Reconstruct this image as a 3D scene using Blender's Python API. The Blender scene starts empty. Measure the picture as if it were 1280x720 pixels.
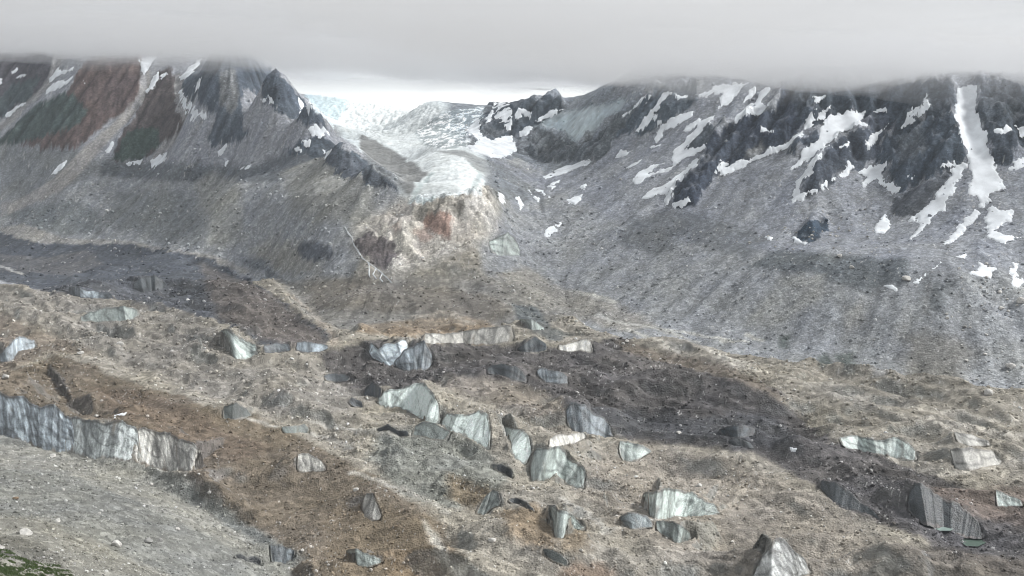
import bpy, math, random
import numpy as np
from mathutils import Vector

# ------------------------------------------------------------------ camera
scene = bpy.context.scene
COL = scene.collection
FPX = 1229.2                              # focal length of the photograph in its 1280-pixel frame
EYE = 400.0                               # metres above the glacier
PITCH = math.atan(210 / FPX)
cam_data = bpy.data.cameras.new('camera')
cam_data.sensor_width = 36.0
cam_data.lens = 36.0 * FPX / 1280
cam_data.clip_start = 1.0
cam_data.clip_end = 60000
cam = bpy.data.objects.new('camera', cam_data)
cam.location = (0, 0, EYE)
cam.rotation_euler = (math.pi / 2 - PITCH, 0, 0)
COL.objects.link(cam)
scene.camera = cam

# ------------------------------------------------------------------ sky, sun, exposure
SUN_EL, SUN_AZ = math.radians(42), math.radians(80)      # azimuth clockwise from +Y
world = bpy.data.worlds.new('World')
scene.world = world
world.use_nodes = True
wn, wl = world.node_tree.nodes, world.node_tree.links
wn.clear()
w_out = wn.new('ShaderNodeOutputWorld')
w_bg = wn.new('ShaderNodeBackground'); w_bg.inputs['Strength'].default_value = 0.052
w_sky = wn.new('ShaderNodeTexSky'); w_sky.sky_type = 'NISHITA'; w_sky.sun_disc = False
w_sky.sun_elevation = SUN_EL; w_sky.sun_rotation = SUN_AZ
w_sky.air_density = 1.0; w_sky.dust_density = 4.0; w_sky.ozone_density = 1.0
w_hsv = wn.new('ShaderNodeHueSaturation'); w_hsv.inputs['Saturation'].default_value = 0.18
w_mix = wn.new('ShaderNodeMix'); w_mix.data_type = 'RGBA'; w_mix.inputs['Factor'].default_value = 0.9
# overcast deck: broad soft streaks, laid on a level ceiling, and a brighter rim where it thins at the horizon
w_geo = wn.new('ShaderNodeTexCoord'); w_sep = wn.new('ShaderNodeSeparateXYZ')
wl.new(w_geo.outputs['Generated'], w_sep.inputs[0])
w_up = wn.new('ShaderNodeMath'); w_up.operation = 'MAXIMUM'; w_up.inputs[1].default_value = 0.0
wl.new(w_sep.outputs['Z'], w_up.inputs[0])
w_den = wn.new('ShaderNodeMath'); w_den.operation = 'ADD'; w_den.inputs[1].default_value = 0.035
wl.new(w_up.outputs[0], w_den.inputs[0])
w_dx = wn.new('ShaderNodeMath'); w_dx.operation = 'DIVIDE'; wl.new(w_sep.outputs['X'], w_dx.inputs[0]); wl.new(w_den.outputs[0], w_dx.inputs[1])
w_dy = wn.new('ShaderNodeMath'); w_dy.operation = 'DIVIDE'; wl.new(w_sep.outputs['Y'], w_dy.inputs[0]); wl.new(w_den.outputs[0], w_dy.inputs[1])
w_cmb = wn.new('ShaderNodeCombineXYZ'); wl.new(w_dx.outputs[0], w_cmb.inputs[0]); wl.new(w_dy.outputs[0], w_cmb.inputs[1])
w_noi = wn.new('ShaderNodeTexNoise'); w_noi.inputs['Scale'].default_value = 0.42; w_noi.inputs['Detail'].default_value = 4; w_noi.inputs['Roughness'].default_value = .5
wl.new(w_cmb.outputs[0], w_noi.inputs['Vector'])
w_rmp = wn.new('ShaderNodeValToRGB')
w_rmp.color_ramp.elements[0].position = .3; w_rmp.color_ramp.elements[0].color = (2.35, 2.42, 2.52, 1)
w_rmp.color_ramp.elements[1].position = .72; w_rmp.color_ramp.elements[1].color = (3.7, 3.78, 3.88, 1)
wl.new(w_noi.outputs['Fac'], w_rmp.inputs['Fac'])
w_rim = wn.new('ShaderNodeMapRange'); w_rim.interpolation_type = 'SMOOTHSTEP'
w_rim.inputs['From Min'].default_value = .0; w_rim.inputs['From Max'].default_value = .05; w_rim.inputs['To Min'].default_value = 1; w_rim.inputs['To Max'].default_value = 0
wl.new(w_sep.outputs['Z'], w_rim.inputs['Value'])
w_deck = wn.new('ShaderNodeMix'); w_deck.data_type = 'RGBA'; w_deck.inputs['B'].default_value = (9.0, 9.1, 8.8, 1)
wl.new(w_rim.outputs[0], w_deck.inputs['Factor']); wl.new(w_rmp.outputs[0], w_deck.inputs['A'])
wl.new(w_deck.outputs['Result'], w_mix.inputs['B'])
wl.new(w_sky.outputs[0], w_hsv.inputs['Color'])
wl.new(w_hsv.outputs[0], w_mix.inputs['A'])
wl.new(w_mix.outputs['Result'], w_bg.inputs['Color'])
wl.new(w_bg.outputs[0], w_out.inputs['Surface'])

sun_data = bpy.data.lights.new('sun', 'SUN')
sun_data.energy = 1.5
sun_data.angle = math.radians(10)
sun_data.color = (1.0, 0.99, 0.97)
sun = bpy.data.objects.new('sun', sun_data)
sd = Vector((math.sin(SUN_AZ) * math.cos(SUN_EL), math.cos(SUN_AZ) * math.cos(SUN_EL), math.sin(SUN_EL)))
sun.rotation_euler = sd.to_track_quat('Z', 'Y').to_euler()
sun.location = (0, 0, 3000)
COL.objects.link(sun)

scene.view_settings.view_transform = 'Standard'
scene.view_settings.look = 'None'
scene.view_settings.gamma = 1.0
scene.view_settings.use_curve_mapping = False
scene.view_settings.exposure = 1.85
scene.render.engine = 'CYCLES'
scene.cycles.filter_width = 1.05
scene.cycles.use_adaptive_sampling = True
scene.cycles.adaptive_threshold = 0.02
scene.cycles.max_bounces = 4
scene.cycles.diffuse_bounces = 2
scene.cycles.volume_bounces = 1
scene.cycles.transparent_max_bounces = 64
scene.cycles.caustics_reflective = False
scene.cycles.caustics_refractive = False

# ------------------------------------------------------------------ noise
_rng = np.random.RandomState(7)
_PERM = _rng.permutation(512).astype(np.int32)
_PERM = np.concatenate([_PERM, _PERM])
_GA = _rng.rand(512) * 2 * np.pi
_GX, _GY = np.cos(_GA).astype(np.float32), np.sin(_GA).astype(np.float32)

def perlin(x, y, seed=0):
    x = np.asarray(x, np.float64) + seed * 37.13
    y = np.asarray(y, np.float64) - seed * 11.71
    xf, yf = np.floor(x), np.floor(y)
    xi, yi = xf.astype(np.int32) & 511, yf.astype(np.int32) & 511
    fx, fy = (x - xf).astype(np.float32), (y - yf).astype(np.float32)
    xi1, yi1 = (xi + 1) & 511, (yi + 1) & 511
    a, b = _PERM[xi], _PERM[xi1]
    h00, h10, h01, h11 = _PERM[a + yi], _PERM[b + yi], _PERM[a + yi1], _PERM[b + yi1]
    ux = fx * fx * fx * (fx * (fx * 6 - 15) + 10)
    uy = fy * fy * fy * (fy * (fy * 6 - 15) + 10)
    n00 = _GX[h00] * fx + _GY[h00] * fy
    n10 = _GX[h10] * (fx - 1) + _GY[h10] * fy
    n01 = _GX[h01] * fx + _GY[h01] * (fy - 1)
    n11 = _GX[h11] * (fx - 1) + _GY[h11] * (fy - 1)
    n0 = n00 + ux * (n10 - n00)
    n1 = n01 + ux * (n11 - n01)
    return (n0 + uy * (n1 - n0)) * 1.41

def fbm(x, y, wl_, octaves=4, gain=0.5, seed=0):
    s, a, t = 0.0, 1.0, 0.0
    for o in range(octaves):
        s = s + a * perlin(x / wl_, y / wl_, seed + o * 3)
        t += a; a *= gain; wl_ *= 0.49
    return s / t

def ridged(x, y, wl_, octaves=4, gain=0.5, seed=0):
    s, a, t = 0.0, 1.0, 0.0
    for o in range(octaves):
        s = s + a * (1 - 2 * np.abs(perlin(x / wl_, y / wl_, seed + o * 3)))
        t += a; a *= gain; wl_ *= 0.49
    return s / t

def sstep(a, b, x):
    t = np.clip((x - a) / (b - a), 0, 1)
    return t * t * (3 - 2 * t)

# ------------------------------------------------------------------ pixel <-> place helpers
def kslope(v):                            # rise per metre of Y along the sight line through photo row v
    y = (360 - np.asarray(v, float)) / FPX
    return (-math.sin(PITCH) + y * math.cos(PITCH)) / (math.cos(PITCH) + y * math.sin(PITCH))

def xslope(u, v):                         # sideways metres per metre of Y
    y = (360 - np.asarray(v, float)) / FPX
    return ((np.asarray(u, float) - 640) / FPX) / (math.cos(PITCH) + y * math.sin(PITCH))

# ------------------------------------------------------------------ lie of the land
# Surveyed profiles: bearing, then foot (row, height) and the slope in degrees up to each further row
PROFILES = {
    -200: [(290, 45), (225, 28), (150, 33), (70, 38), (20, 35)],
    0: [(288, 45), (225, 28), (150, 33), (70, 38), (20, 35)],
    100: [(300, 42), (215, 30), (140, 34), (75, 38), (20, 35)],
    200: [(312, 40), (225, 32), (200, 12), (80, 38), (20, 35)],
    300: [(338, 40), (230, 30), (205, 10), (62, 42), (45, 30)],
    345: [(352, 40), (235, 28), (205, 12), (86, 44)],
    390: [(390, 38), (345, 10), (240, 26), (200, 12), (130, 42)],
    430: [(440, 32), (400, 8), (350, 7), (260, 24), (215, 15), (177, 40)],
    470: [(440, 30), (400, 9), (350, 8), (300, 26), (250, 24), (207, 36)],
    500: [(440, 30), (400, 10), (355, 7), (300, 28), (262, 22), (228, 35)],
    540: [(425, 35), (395, 12), (360, 6), (300, 30), (252, 38), (200, 8), (170, 6), (150, 6), (128, 7)],
    590: [(420, 35), (390, 12), (365, 6), (310, 26), (248, 40), (200, 8), (165, 7), (150, 8), (135, 8)],
    640: [(420, 35), (385, 9), (330, 12), (290, 20), (230, 13), (190, 11), (175, 10), (132, 30)],
    690: [(420, 30), (380, 8), (330, 12), (250, 17), (210, 12), (185, 10), (165, 35), (128, 35)],
    740: [(430, 28), (390, 6), (330, 14), (250, 18), (195, 17), (185, 15), (132, 40)],
    800: [(440, 26), (400, 6), (330, 16), (250, 20), (180, 24), (110, 34)],
    870: [(450, 25), (410, 6), (330, 20), (270, 18), (200, 26), (105, 34), (60, 35)],
    940: [(455, 25), (420, 8), (330, 24), (290, 12), (200, 27), (105, 34), (60, 35)],
    1020: [(470, 22), (440, 8), (330, 28), (290, 10), (200, 28), (115, 35), (60, 35)],
    1100: [(480, 20), (450, 10), (335, 30), (280, 9), (200, 28), (118, 38), (60, 38)],
    1180: [(490, 18), (465, 12), (340, 30), (280, 12), (210, 30), (120, 38), (60, 38)],
    1260: [(500, 15), (470, 14), (340, 26), (280, 18), (210, 28), (120, 36), (60, 36)],
    1350: [(510, 15), (475, 14), (340, 26), (280, 18), (210, 28), (120, 36), (60, 36)],
    1480: [(515, 15), (480, 14), (340, 26), (280, 18), (210, 28), (120, 36), (60, 36)],
}
ctrl = []
for u, c in PROFILES.items():
    v, z = c[0]
    v0 = v
    y = (z - EYE) / float(kslope(v))
    ctrl.append((y * float(xslope(u, v)), y, z))
    for v, s in c[1:]:
        t = math.tan(math.radians(s)); k = float(kslope(v))
        yn = (EYE - z + y * t) / (t - k)
        zn = EYE + k * yn
        for q in range(1, int((yn - y) / 170) + 1):            # long even slopes stay even
            w = q / (int((yn - y) / 170) + 1)
            vq = v0 + (v - v0) * w
            ctrl.append(((y + (yn - y) * w) * float(xslope(u, vq)), y + (yn - y) * w, z + (zn - z) * w))
        z = zn; y = yn; v0 = v
        ctrl.append((y * float(xslope(u, v)), y, z))
    x = ctrl[-1][0] / y
    if u in (345, 390, 430, 470, 500):    # the ridge drops to the side valley behind it
        for dy, dz in ((90, -22), (300, 0), (600, 0)):
            zv = 233 + (y + dy - 2133) * .125
            ctrl.append((x * (y + dy), y + dy, min(z + dz, zv + 10) if dy < 100 else min(zv, z - 8)))
        if u in (345, 390): ctrl.append((x * (y + 1500), y + 1500, 430))
    elif u in (540, 590):
        ctrl.append((x * (y + 600), y + 600, z - 40))
        ctrl.append((x * (y + 2500), y + 2500, z - 300))
    elif u in (640, 690, 740):
        ctrl.append((x * (y + 500), y + 500, z - 10))
        ctrl.append((x * (y + 1800), y + 1800, z - 150))
    else:
        ctrl.append((x * (y + 500), y + 500, z + 60))
        ctrl.append((x * (y + 2200), y + 2200, z - 200))
def pt_y(u, v, y): ctrl.append((y * float(xslope(u, v)), y, EYE + y * float(kslope(v))))
def pt_z(u, v, z): pt_y(u, v, (z - EYE) / float(kslope(v)))
for u, v, y in ((455, 190, 4000), (470, 165, 4500), (430, 135, 5000), (480, 130, 5200), (400, 122, 5600), (520, 175, 3500)):
    pt_y(u, v, y)
for u, v, y in ((-200, 720, 480), (0, 720, 520), (150, 720, 610), (300, 720, 720), (0, 650, 690), (150, 650, 770),
                (0, 590, 900), (120, 610, 900), (-200, 600, 800), (230, 660, 800), (290, 690, 780)):
    pt_y(u, v, y)                         # the near slope
for u, v, z in ((0, 545, 25), (120, 570, 18), (200, 600, 12), (300, 655, 8), (370, 700, 4), (-200, 540, 30)):
    pt_z(u, v, z)
for u in (-200, 0, 110, 230, 350, 480, 600, 720, 850, 1000, 1150, 1300, 1480):   # the debris-covered glacier
    for v, z in ((720, 0), (660, 3), (600, 6), (550, 10), (510, 14), (470, 20), (430, 28), (390, 34), (350, 38)):
        if u < 420 and v > 500 and v > 520 + 0.5 * max(u, 0) - 5: continue
        foot = np.interp(u, list(PROFILES), [c[0][0] for c in PROFILES.values()])
        if v > foot + 14: pt_z(u, v, z)
for x in (-700, 0, 700): ctrl.append((x, 250, 40)); ctrl.append((x * .5, -200, 330))
ctrl = np.array(ctrl)

_C2 = 60.0 ** 2
def _phi(ax, ay, bx, by): return np.sqrt((ax[:, None] - bx[None]) ** 2 + (ay[:, None] - by[None]) ** 2 + _C2)
_A = _phi(ctrl[:, 0], ctrl[:, 1], ctrl[:, 0], ctrl[:, 1])
_n = len(ctrl)
_M = np.zeros((_n + 1, _n + 1)); _M[:_n, :_n] = _A - np.eye(_n) * 2.0; _M[:_n, _n] = 1; _M[_n, :_n] = 1
_W = np.linalg.solve(_M, np.concatenate([ctrl[:, 2], [0]]))
def lie(x, y):
    sh = np.shape(x); x, y = np.ravel(x), np.ravel(y); out = np.empty(len(x))
    for i in range(0, len(x), 40000):
        out[i:i + 40000] = _phi(x[i:i + 40000], y[i:i + 40000], ctrl[:, 0], ctrl[:, 1]) @ _W[:_n] + _W[_n]
    return out.reshape(sh)

# survey grid: bearing x distance, finer where the land is seen closer
AZ = np.radians(np.concatenate([np.linspace(-82, -31.4, 24), np.linspace(-31, 31, 1034), np.linspace(31.4, 82, 24)]))
_r, RR = 360.0, []
while _r < 9500:
    RR.append(_r)
    _r += _r / 983 * (3.2 if _r < 600 else 2.15 if _r < 3700 else 3.4 if _r < 5200 else 12)
RR = np.array(RR)
NA, NR = len(AZ), len(RR)
AZc = np.clip(AZ, math.radians(-33), math.radians(33))
# smooth lie of the land on a coarse subset, then interpolated
ja = np.unique(np.concatenate([np.arange(0, NA, 8), [NA - 1]])); jr = np.unique(np.concatenate([np.arange(0, NR, 6), [NR - 1]]))
Zc = lie(RR[jr][:, None] * np.sin(AZc[ja])[None], RR[jr][:, None] * np.cos(AZc[ja])[None])
def _lin(a, xi, axis):
    idx = np.clip(np.searchsorted(xi[1], xi[0]) - 1, 0, len(xi[1]) - 2)
    t = (xi[0] - xi[1][idx]) / (xi[1][idx + 1] - xi[1][idx])
    A0, A1 = np.take(a, idx, axis), np.take(a, idx + 1, axis)
    t = t[:, None] if axis == 0 else t[None]
    return A0 * (1 - t) + A1 * t
H = _lin(_lin(Zc, (RR, RR[jr]), 0), (AZ, AZ[ja]), 1)
H = np.clip(H, -60, 900)
GX = RR[:, None] * np.sin(AZ)[None]
GY = RR[:, None] * np.cos(AZ)[None]

def sample(x, y, A=None):
    A = H if A is None else A
    r, a = np.hypot(x, y), np.arctan2(x, y)
    fi = np.interp(r, RR, np.arange(NR)); fj = np.interp(a, AZ, np.arange(NA))
    i = np.clip(fi.astype(int), 0, NR - 2); j = np.clip(fj.astype(int), 0, NA - 2)
    ti, tj = fi - i, fj - j
    return (A[i, j] * (1 - ti) * (1 - tj) + A[i + 1, j] * ti * (1 - tj) + A[i, j + 1] * (1 - ti) * tj + A[i + 1, j + 1] * ti * tj)

def find(u, v, lift=0.0, A=None):
    """The place on the land that photo point (u, v) shows."""
    A = H if A is None else A
    u, v = np.atleast_1d(np.asarray(u, float)), np.atleast_1d(np.asarray(v, float))
    kx, kz = xslope(u, v), kslope(v)
    az = np.arctan(kx)
    s = kz * np.cos(az)
    fj = np.interp(az, AZ, np.arange(NA)); j = np.clip(fj.astype(int), 0, NA - 2); tj = fj - j
    prof = A[:, j] * (1 - tj) + A[:, j + 1] * tj + lift
    below = (EYE + RR[:, None] * s[None]) <= prof
    below[-1] = True
    i = np.maximum(below.argmax(0), 1)
    c = np.arange(len(u))
    d0 = EYE + RR[i - 1] * s - prof[i - 1, c]; d1 = EYE + RR[i] * s - prof[i, c]
    t = np.clip(d0 / np.where(np.abs(d0 - d1) < 1e-9, 1e-9, d0 - d1), 0, 1)
    r = RR[i - 1] + t * (RR[i] - RR[i - 1])
    return np.stack([r * np.sin(az), r * np.cos(az), EYE + r * s], 1)

# ------------------------------------------------------------------ places named by photo points
ZO = {'Z1': (0, 40, 3.2), 'Z2': (340, 80, 3.2), 'Z3': (620, 80, 3.2), 'Z4': (900, 80, 3.2), 'Z5': (0, 240, 3.2),
      'Z6': (340, 240, 3.2), 'Z7': (620, 240, 3.2), 'Z8': (880, 240, 3.2), 'Y1': (0, 380, 4), 'Y2': (0, 540, 4),
      'Y3': (280, 400, 4), 'Y4': (280, 540, 4), 'Y5': (440, 440, 4), 'Y6': (560, 540, 4), 'Y7': (680, 400, 4),
      'Y8': (860, 540, 3.048), 'P': (0, 0, 1)}
def pts(sheet, s):                        # 'x,y x,y ...' read on an enlarged sheet of the photograph
    ox, oy, k = ZO[sheet]
    return np.array([[ox + float(a) / k, oy + float(b) / k] for a, b in (p.split(',') for p in s.split())])

def densify(p, step=9.0, closed=True):
    out = []
    n = len(p)
    for i in range(n if closed else n - 1):
        a, b = p[i], p[(i + 1) % n]
        m = max(1, int(np.hypot(*(b - a)) / step))
        for t in range(m): out.append(a + (b - a) * t / m)
    if not closed: out.append(p[-1])
    return np.array(out)

def ground_poly(p, lift=0.0, A=None):
    q = densify(p)
    return find(q[:, 0], q[:, 1], lift, A)[:, :2]

def box_of(P, pad):
    """Grid slice that covers points P with a margin in metres."""
    r = np.hypot(P[:, 0], P[:, 1]); a = np.arctan2(P[:, 0], P[:, 1])
    i0, i1 = np.searchsorted(RR, [r.min() - pad, r.max() + pad])
    j0, j1 = np.searchsorted(AZ, [a.min() - pad / r.min(), a.max() + pad / r.min()])
    return slice(max(i0 - 1, 0), min(i1 + 1, NR)), slice(max(j0 - 1, 0), min(j1 + 1, NA))

def seg_dist(X, Y, P, closed=True):
    """Distance to a polyline, with position along it."""
    n = len(P)
    best = np.full(X.shape, 1e18); at = np.zeros(X.shape)
    for i in range(n if closed else n - 1):
        a, b = P[i], P[(i + 1) % n]
        d = b - a; L = d @ d + 1e-9
        t = np.clip(((X - a[0]) * d[0] + (Y - a[1]) * d[1]) / L, 0, 1)
        q = (X - a[0] - t * d[0]) ** 2 + (Y - a[1] - t * d[1]) ** 2
        m = q < best
        best = np.where(m, q, best); at = np.where(m, i + t, at)
    return np.sqrt(best), at

def inside(X, Y, P):
    c = np.zeros(X.shape, bool); n = len(P)
    for i in range(n):
        x1, y1 = P[i]; x2, y2 = P[(i + 1) % n]
        if y1 == y2: continue
        c ^= ((y1 > Y) != (y2 > Y)) & (X < (x2 - x1) * (Y - y1) / (y2 - y1) + x1)
    return c

def cover(P, soft, wob=0.0, wl_=30.0, seed=0):
    """0..1 cover of a ground polygon with a soft, uneven edge; returns grid slice and cover."""
    sl = box_of(P, soft * 2 + wob)
    X, Y = GX[sl], GY[sl]
    if wob:
        dx = wob * fbm(X, Y, wl_, 5, .68, seed + 71); dy = wob * fbm(X, Y, wl_, 5, .68, seed + 83)
        X, Y = X + dx, Y + dy
    d, _ = seg_dist(X, Y, P)
    s = np.where(inside(X, Y, P), d, -d)
    return sl, sstep(-soft, soft, s)

def strip_cover(P, width, soft, wob=0.0, wl_=25.0, seed=0):
    sl = box_of(P, width + soft * 2 + wob)
    X, Y = GX[sl], GY[sl]
    if wob:
        X, Y = X + wob * fbm(X, Y, wl_, 3, .6, seed + 71), Y + wob * fbm(X, Y, wl_, 3, .6, seed + 83)
    d, _ = seg_dist(X, Y, P, False)
    return sl, 1 - sstep(width - soft, width + soft, d)

# ------------------------------------------------------------------ relief
RPX = RR[:, None] / 983.0 * np.ones_like(GX)          # metres per rendered pixel at that distance
# which land is which (order matters: later ones win)
LANDS = ['debris_covered_glacier', 'near_slope', 'mountain_left', 'moraine_slope_left', 'central_moraine', 'rock_bluff', 'valley_glacier',
         'mountain_far', 'hanging_glacier', 'mountain_right', 'moraine_slope_right']
LID = np.zeros((NR, NA), np.int8)
azd = np.degrees(AZ)[None] + 0 * GX
LID[(azd < -4) & (RR[:, None] > 2250)] = 2
LID[(azd >= -4) & (RR[:, None] > 2350)] = 7
LID[(azd > 6) & (RR[:, None] > 1750)] = 9
LAND_POLY = [
    (1, 'P', '-300,535 0,547 60,558 120,573 190,598 300,655 370,698 385,740 380,900 -300,900'),
    (2, 'P', '-300,300 -300,0 350,60 350,88 390,128 430,174 470,205 505,228 470,232 400,212 300,208 200,210 100,215 0,226'),
    (3, 'P', '-300,296 0,291 120,303 260,327 345,358 400,424 440,438 440,350 470,300 500,260 505,228 470,232 400,212 300,208 200,210 100,215 0,226 -300,230'),
    (4, 'P', '400,424 345,358 400,345 440,350 480,345 560,350 640,360 700,395 690,425 640,428 560,425 500,425 440,438'),
    (10, 'P', '640,360 600,345 600,300 640,250 700,240 800,290 900,305 1000,318 1130,338 1280,338 1500,338 1500,512 1280,505 1180,492 1100,482 1020,472 940,456 870,452 800,440 740,430 700,395'),
    (9, 'P', '640,260 640,230 600,185 690,215 745,195 800,130 850,95 900,60 1500,50 1500,340 1280,340 1130,340 1000,320 900,307 800,292 700,242'),
    (7, 'P', '600,185 560,165 520,160 620,120 700,120 800,120 800,132 745,197 690,217'),
    (6, 'P', '385,118 400,112 470,112 560,130 560,165 600,185 612,215 603,243 560,248 510,252 490,235 505,228 470,205 430,174'),
    (8, 'Z3', '165,235 250,205 380,180 530,155 500,190 430,230 400,270 330,325 280,310 270,280 160,270'),
    (5, 'P', '440,282 480,262 505,250 560,248 605,243 622,262 620,290 600,312 575,325 545,335 505,345 480,342 460,335 440,310'),
]
LAND_XY = {}
for lid, sh, s in LAND_POLY:
    P = ground_poly(pts(sh, s)); LAND_XY[lid] = P
    sl = box_of(P, 5)
    X, Y = GX[sl] + 8 * fbm(GX[sl], GY[sl], 60, 3), GY[sl] + 8 * fbm(GX[sl], GY[sl], 60, 3, seed=5)
    LID[sl][inside(X, Y, P)] = lid

def soft_land(ids, k=9):
    m = np.isin(LID, ids).astype(np.float32)
    for ax in (0, 1):
        c = np.cumsum(np.pad(m, [(k + 1, k) if a == ax else (0, 0) for a in (0, 1)], mode='edge'), ax)
        m = (np.take(c, np.arange(2 * k + 1, c.shape[ax]), ax) - np.take(c, np.arange(0, c.shape[ax] - 2 * k - 1), ax)) / (2 * k + 1)
    return m
w_ice = soft_land([0]); w_near = soft_land([1]); w_mtn = soft_land([2, 7, 9]); w_mor = soft_land([3, 10, 4])
w_val = soft_land([6]); w_bluff = soft_land([5], 4); w_hang = soft_land([8], 4)

# downslope direction of the smooth land
gx = np.gradient(H, axis=1) / np.maximum(np.gradient(GX, axis=1), 1e-3)     # along bearing
gr = np.gradient(H, axis=0) / np.gradient(RR)[:, None]
ga = np.gradient(H, axis=1) / (RR[:, None] * np.gradient(AZ)[None])
sx = gr * np.sin(AZ)[None] + ga * np.cos(AZ)[None]
sy = gr * np.cos(AZ)[None] - ga * np.sin(AZ)[None]
def boxblur(m, k):
    for ax in (0, 1):
        c = np.cumsum(np.pad(m, [(k + 1, k) if a == ax else (0, 0) for a in (0, 1)], mode='edge'), ax)
        m = (np.take(c, np.arange(2 * k + 1, c.shape[ax]), ax) - np.take(c, np.arange(0, c.shape[ax] - 2 * k - 1), ax)) / (2 * k + 1)
    return m
sx, sy = boxblur(sx, 14), boxblur(sy, 14)
sl_ = np.hypot(sx, sy) + 1e-4
sx, sy = sx / sl_, sy / sl_
def streaks(wl_, length, seed, n=11):
    s = 0
    for q in np.linspace(-1, 1, n):
        s = s + perlin((GX + sx * q * length) / wl_, (GY + sy * q * length) / wl_, seed) * (1 - .6 * abs(q))
    return s / n ** .5 * .9
ST1 = streaks(34, 90, 3)                  # gullies
ST2 = streaks(13, 40, 8)                  # rills

# rough dark rock: crags on the mountains.  (sheet, outline, colour, relief)
ROCK_BLUE, ROCK_GREY = (.055, .066, .088), (.10, .107, .115)
CRAGS = [
    ('Z1', '730,220 790,110 840,60 1000,60 1070,130 1180,240 1300,345 1300,410 1180,350 1000,225 960,290 990,430 900,440 840,460 835,400 860,330 800,290 740,260', (.085, .10, .12), 7),
    ('Z1', '-300,90 0,90 60,60 225,80 210,170 130,260 0,345 -300,430', (.088, .078, .086), 9),
    ('Z1', '-300,320 0,270 60,200 150,180 130,260 20,330 -300,450', (.07, .088, .09), 7),
    ('Z1', '270,240 330,130 420,60 565,60 575,240 470,330 380,400 300,470 180,470 80,440 180,380 200,300', (.125, .083, .072), 10),
    ('Z1', '0,435 60,370 150,290 260,240 345,320 300,370 240,400 180,420 60,440 -100,470', (.066, .088, .078), 9),
    ('Z1', '590,240 640,150 690,140 700,260 730,380 640,450 560,510 450,510 470,430 540,330', (.10, .078, .072), 10),
    ('Z1', '480,440 560,380 640,400 640,450 560,512 450,512', (.062, .088, .07), 6),
    ('Z1', '1130,470 1280,410 1400,480 1500,530 1560,560 1640,585 1480,590 1390,545 1340,520 1280,500', (.085, .10, .115), 4),
    ('Z2', '210,390 240,340 300,350 380,430 450,430 520,465 500,490 420,490 350,470 280,450', (.085, .095, .11), 5),
    # far peak and the rock under the hanging glacier
    ('Z2', '830,300 830,230 880,150 960,130 1130,130 1180,170 1110,200 1050,245 990,290 930,300 870,310', (.075, .09, .105), 12),
    ('Z3', '80,330 150,250 270,290 320,330 400,280 480,210 560,165 600,150 560,220 500,290 400,385 200,395 90,360', (.125, .135, .14), 12),
    ('Z2', '740,310 800,290 820,310 800,330 760,330', (.10, .11, .12), 8),
    # right mountain
    ('Z3', '480,300 520,230 600,130 640,90 820,80 800,150 700,220 640,250 600,270 520,270', (.095, .115, .135), 11),
    ('Z3', '760,340 830,260 900,225 860,300 800,340', (.10, .115, .13), 9),
    ('Z3', '830,330 900,260 1000,210 1110,180 1130,100 1200,70 1290,70 1290,150 1240,230 1200,290 1130,350 1000,390 900,440 860,465 790,565 700,570 690,520 800,430 840,360', ROCK_BLUE, 13),
    ('Z4', '330,525 320,500 380,400 460,310 580,250 640,190 760,190 660,290 640,370 560,425 520,400 460,460 420,490 350,535', (.07, .08, .098), 11),
    ('Z4', '260,60 930,60 945,180 740,245 560,205 420,230 350,250 330,230 300,180', (.068, .082, .098), 12),
    ('Z4', '640,300 740,235 930,165 960,290 985,370 930,420 850,470 720,505 690,470 640,400', (.068, .085, .105), 18),
    ('Z4', '1020,60 1300,60 1300,330 1216,330 1150,400 1080,390 1060,300 1020,230', (.068, .08, .094), 13),
    ('Z4', '680,600 690,540 760,500 930,430 860,540 780,610', (.10, .105, .115), 4),
    ('Z4', '310,690 340,640 420,615 430,650 380,710', (.05, .068, .088), 8),
    ('Z3', '1160,340 1220,280 1290,260 1290,300 1200,370', (.07, .082, .10), 7),
    ('Z8', '360,165 420,125 490,105 490,160 420,205 380,195', (.045, .066, .09), 6),
    # bluff under the valley glacier
    ('Z6', '330,200 380,165 480,170 500,230 480,290 440,310 400,280 350,240', (.12, .105, .105), 10),
    ('Z6', '100,210 180,200 240,230 230,270 160,270 110,240', (.11, .115, .125), 7),
    ('Z6', '410,170 460,120 560,115 600,150 560,200 590,290 540,260 490,240 500,200', (.50, .47, .41), 14),
    ('Z6', '600,110 640,75 700,85 730,120 710,180 660,165 610,140', (.27, .175, .14), 12),
    ('Z6', '730,90 800,10 870,15 890,60 890,140 830,150 800,120 760,110', (.50, .475, .43), 14),
    ('Z6', '560,60 640,20 800,5 760,80 700,75 640,70 600,110 560,115', (.32, .30, .26), 10),
]
rough = np.zeros_like(H)
for n_, (sh, s, c, amp) in enumerate(CRAGS):
    sl, w = cover(ground_poly(pts(sh, s)), 10, 12, 40, n_)
    rough[sl] = np.maximum(rough[sl], w * amp)

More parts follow.
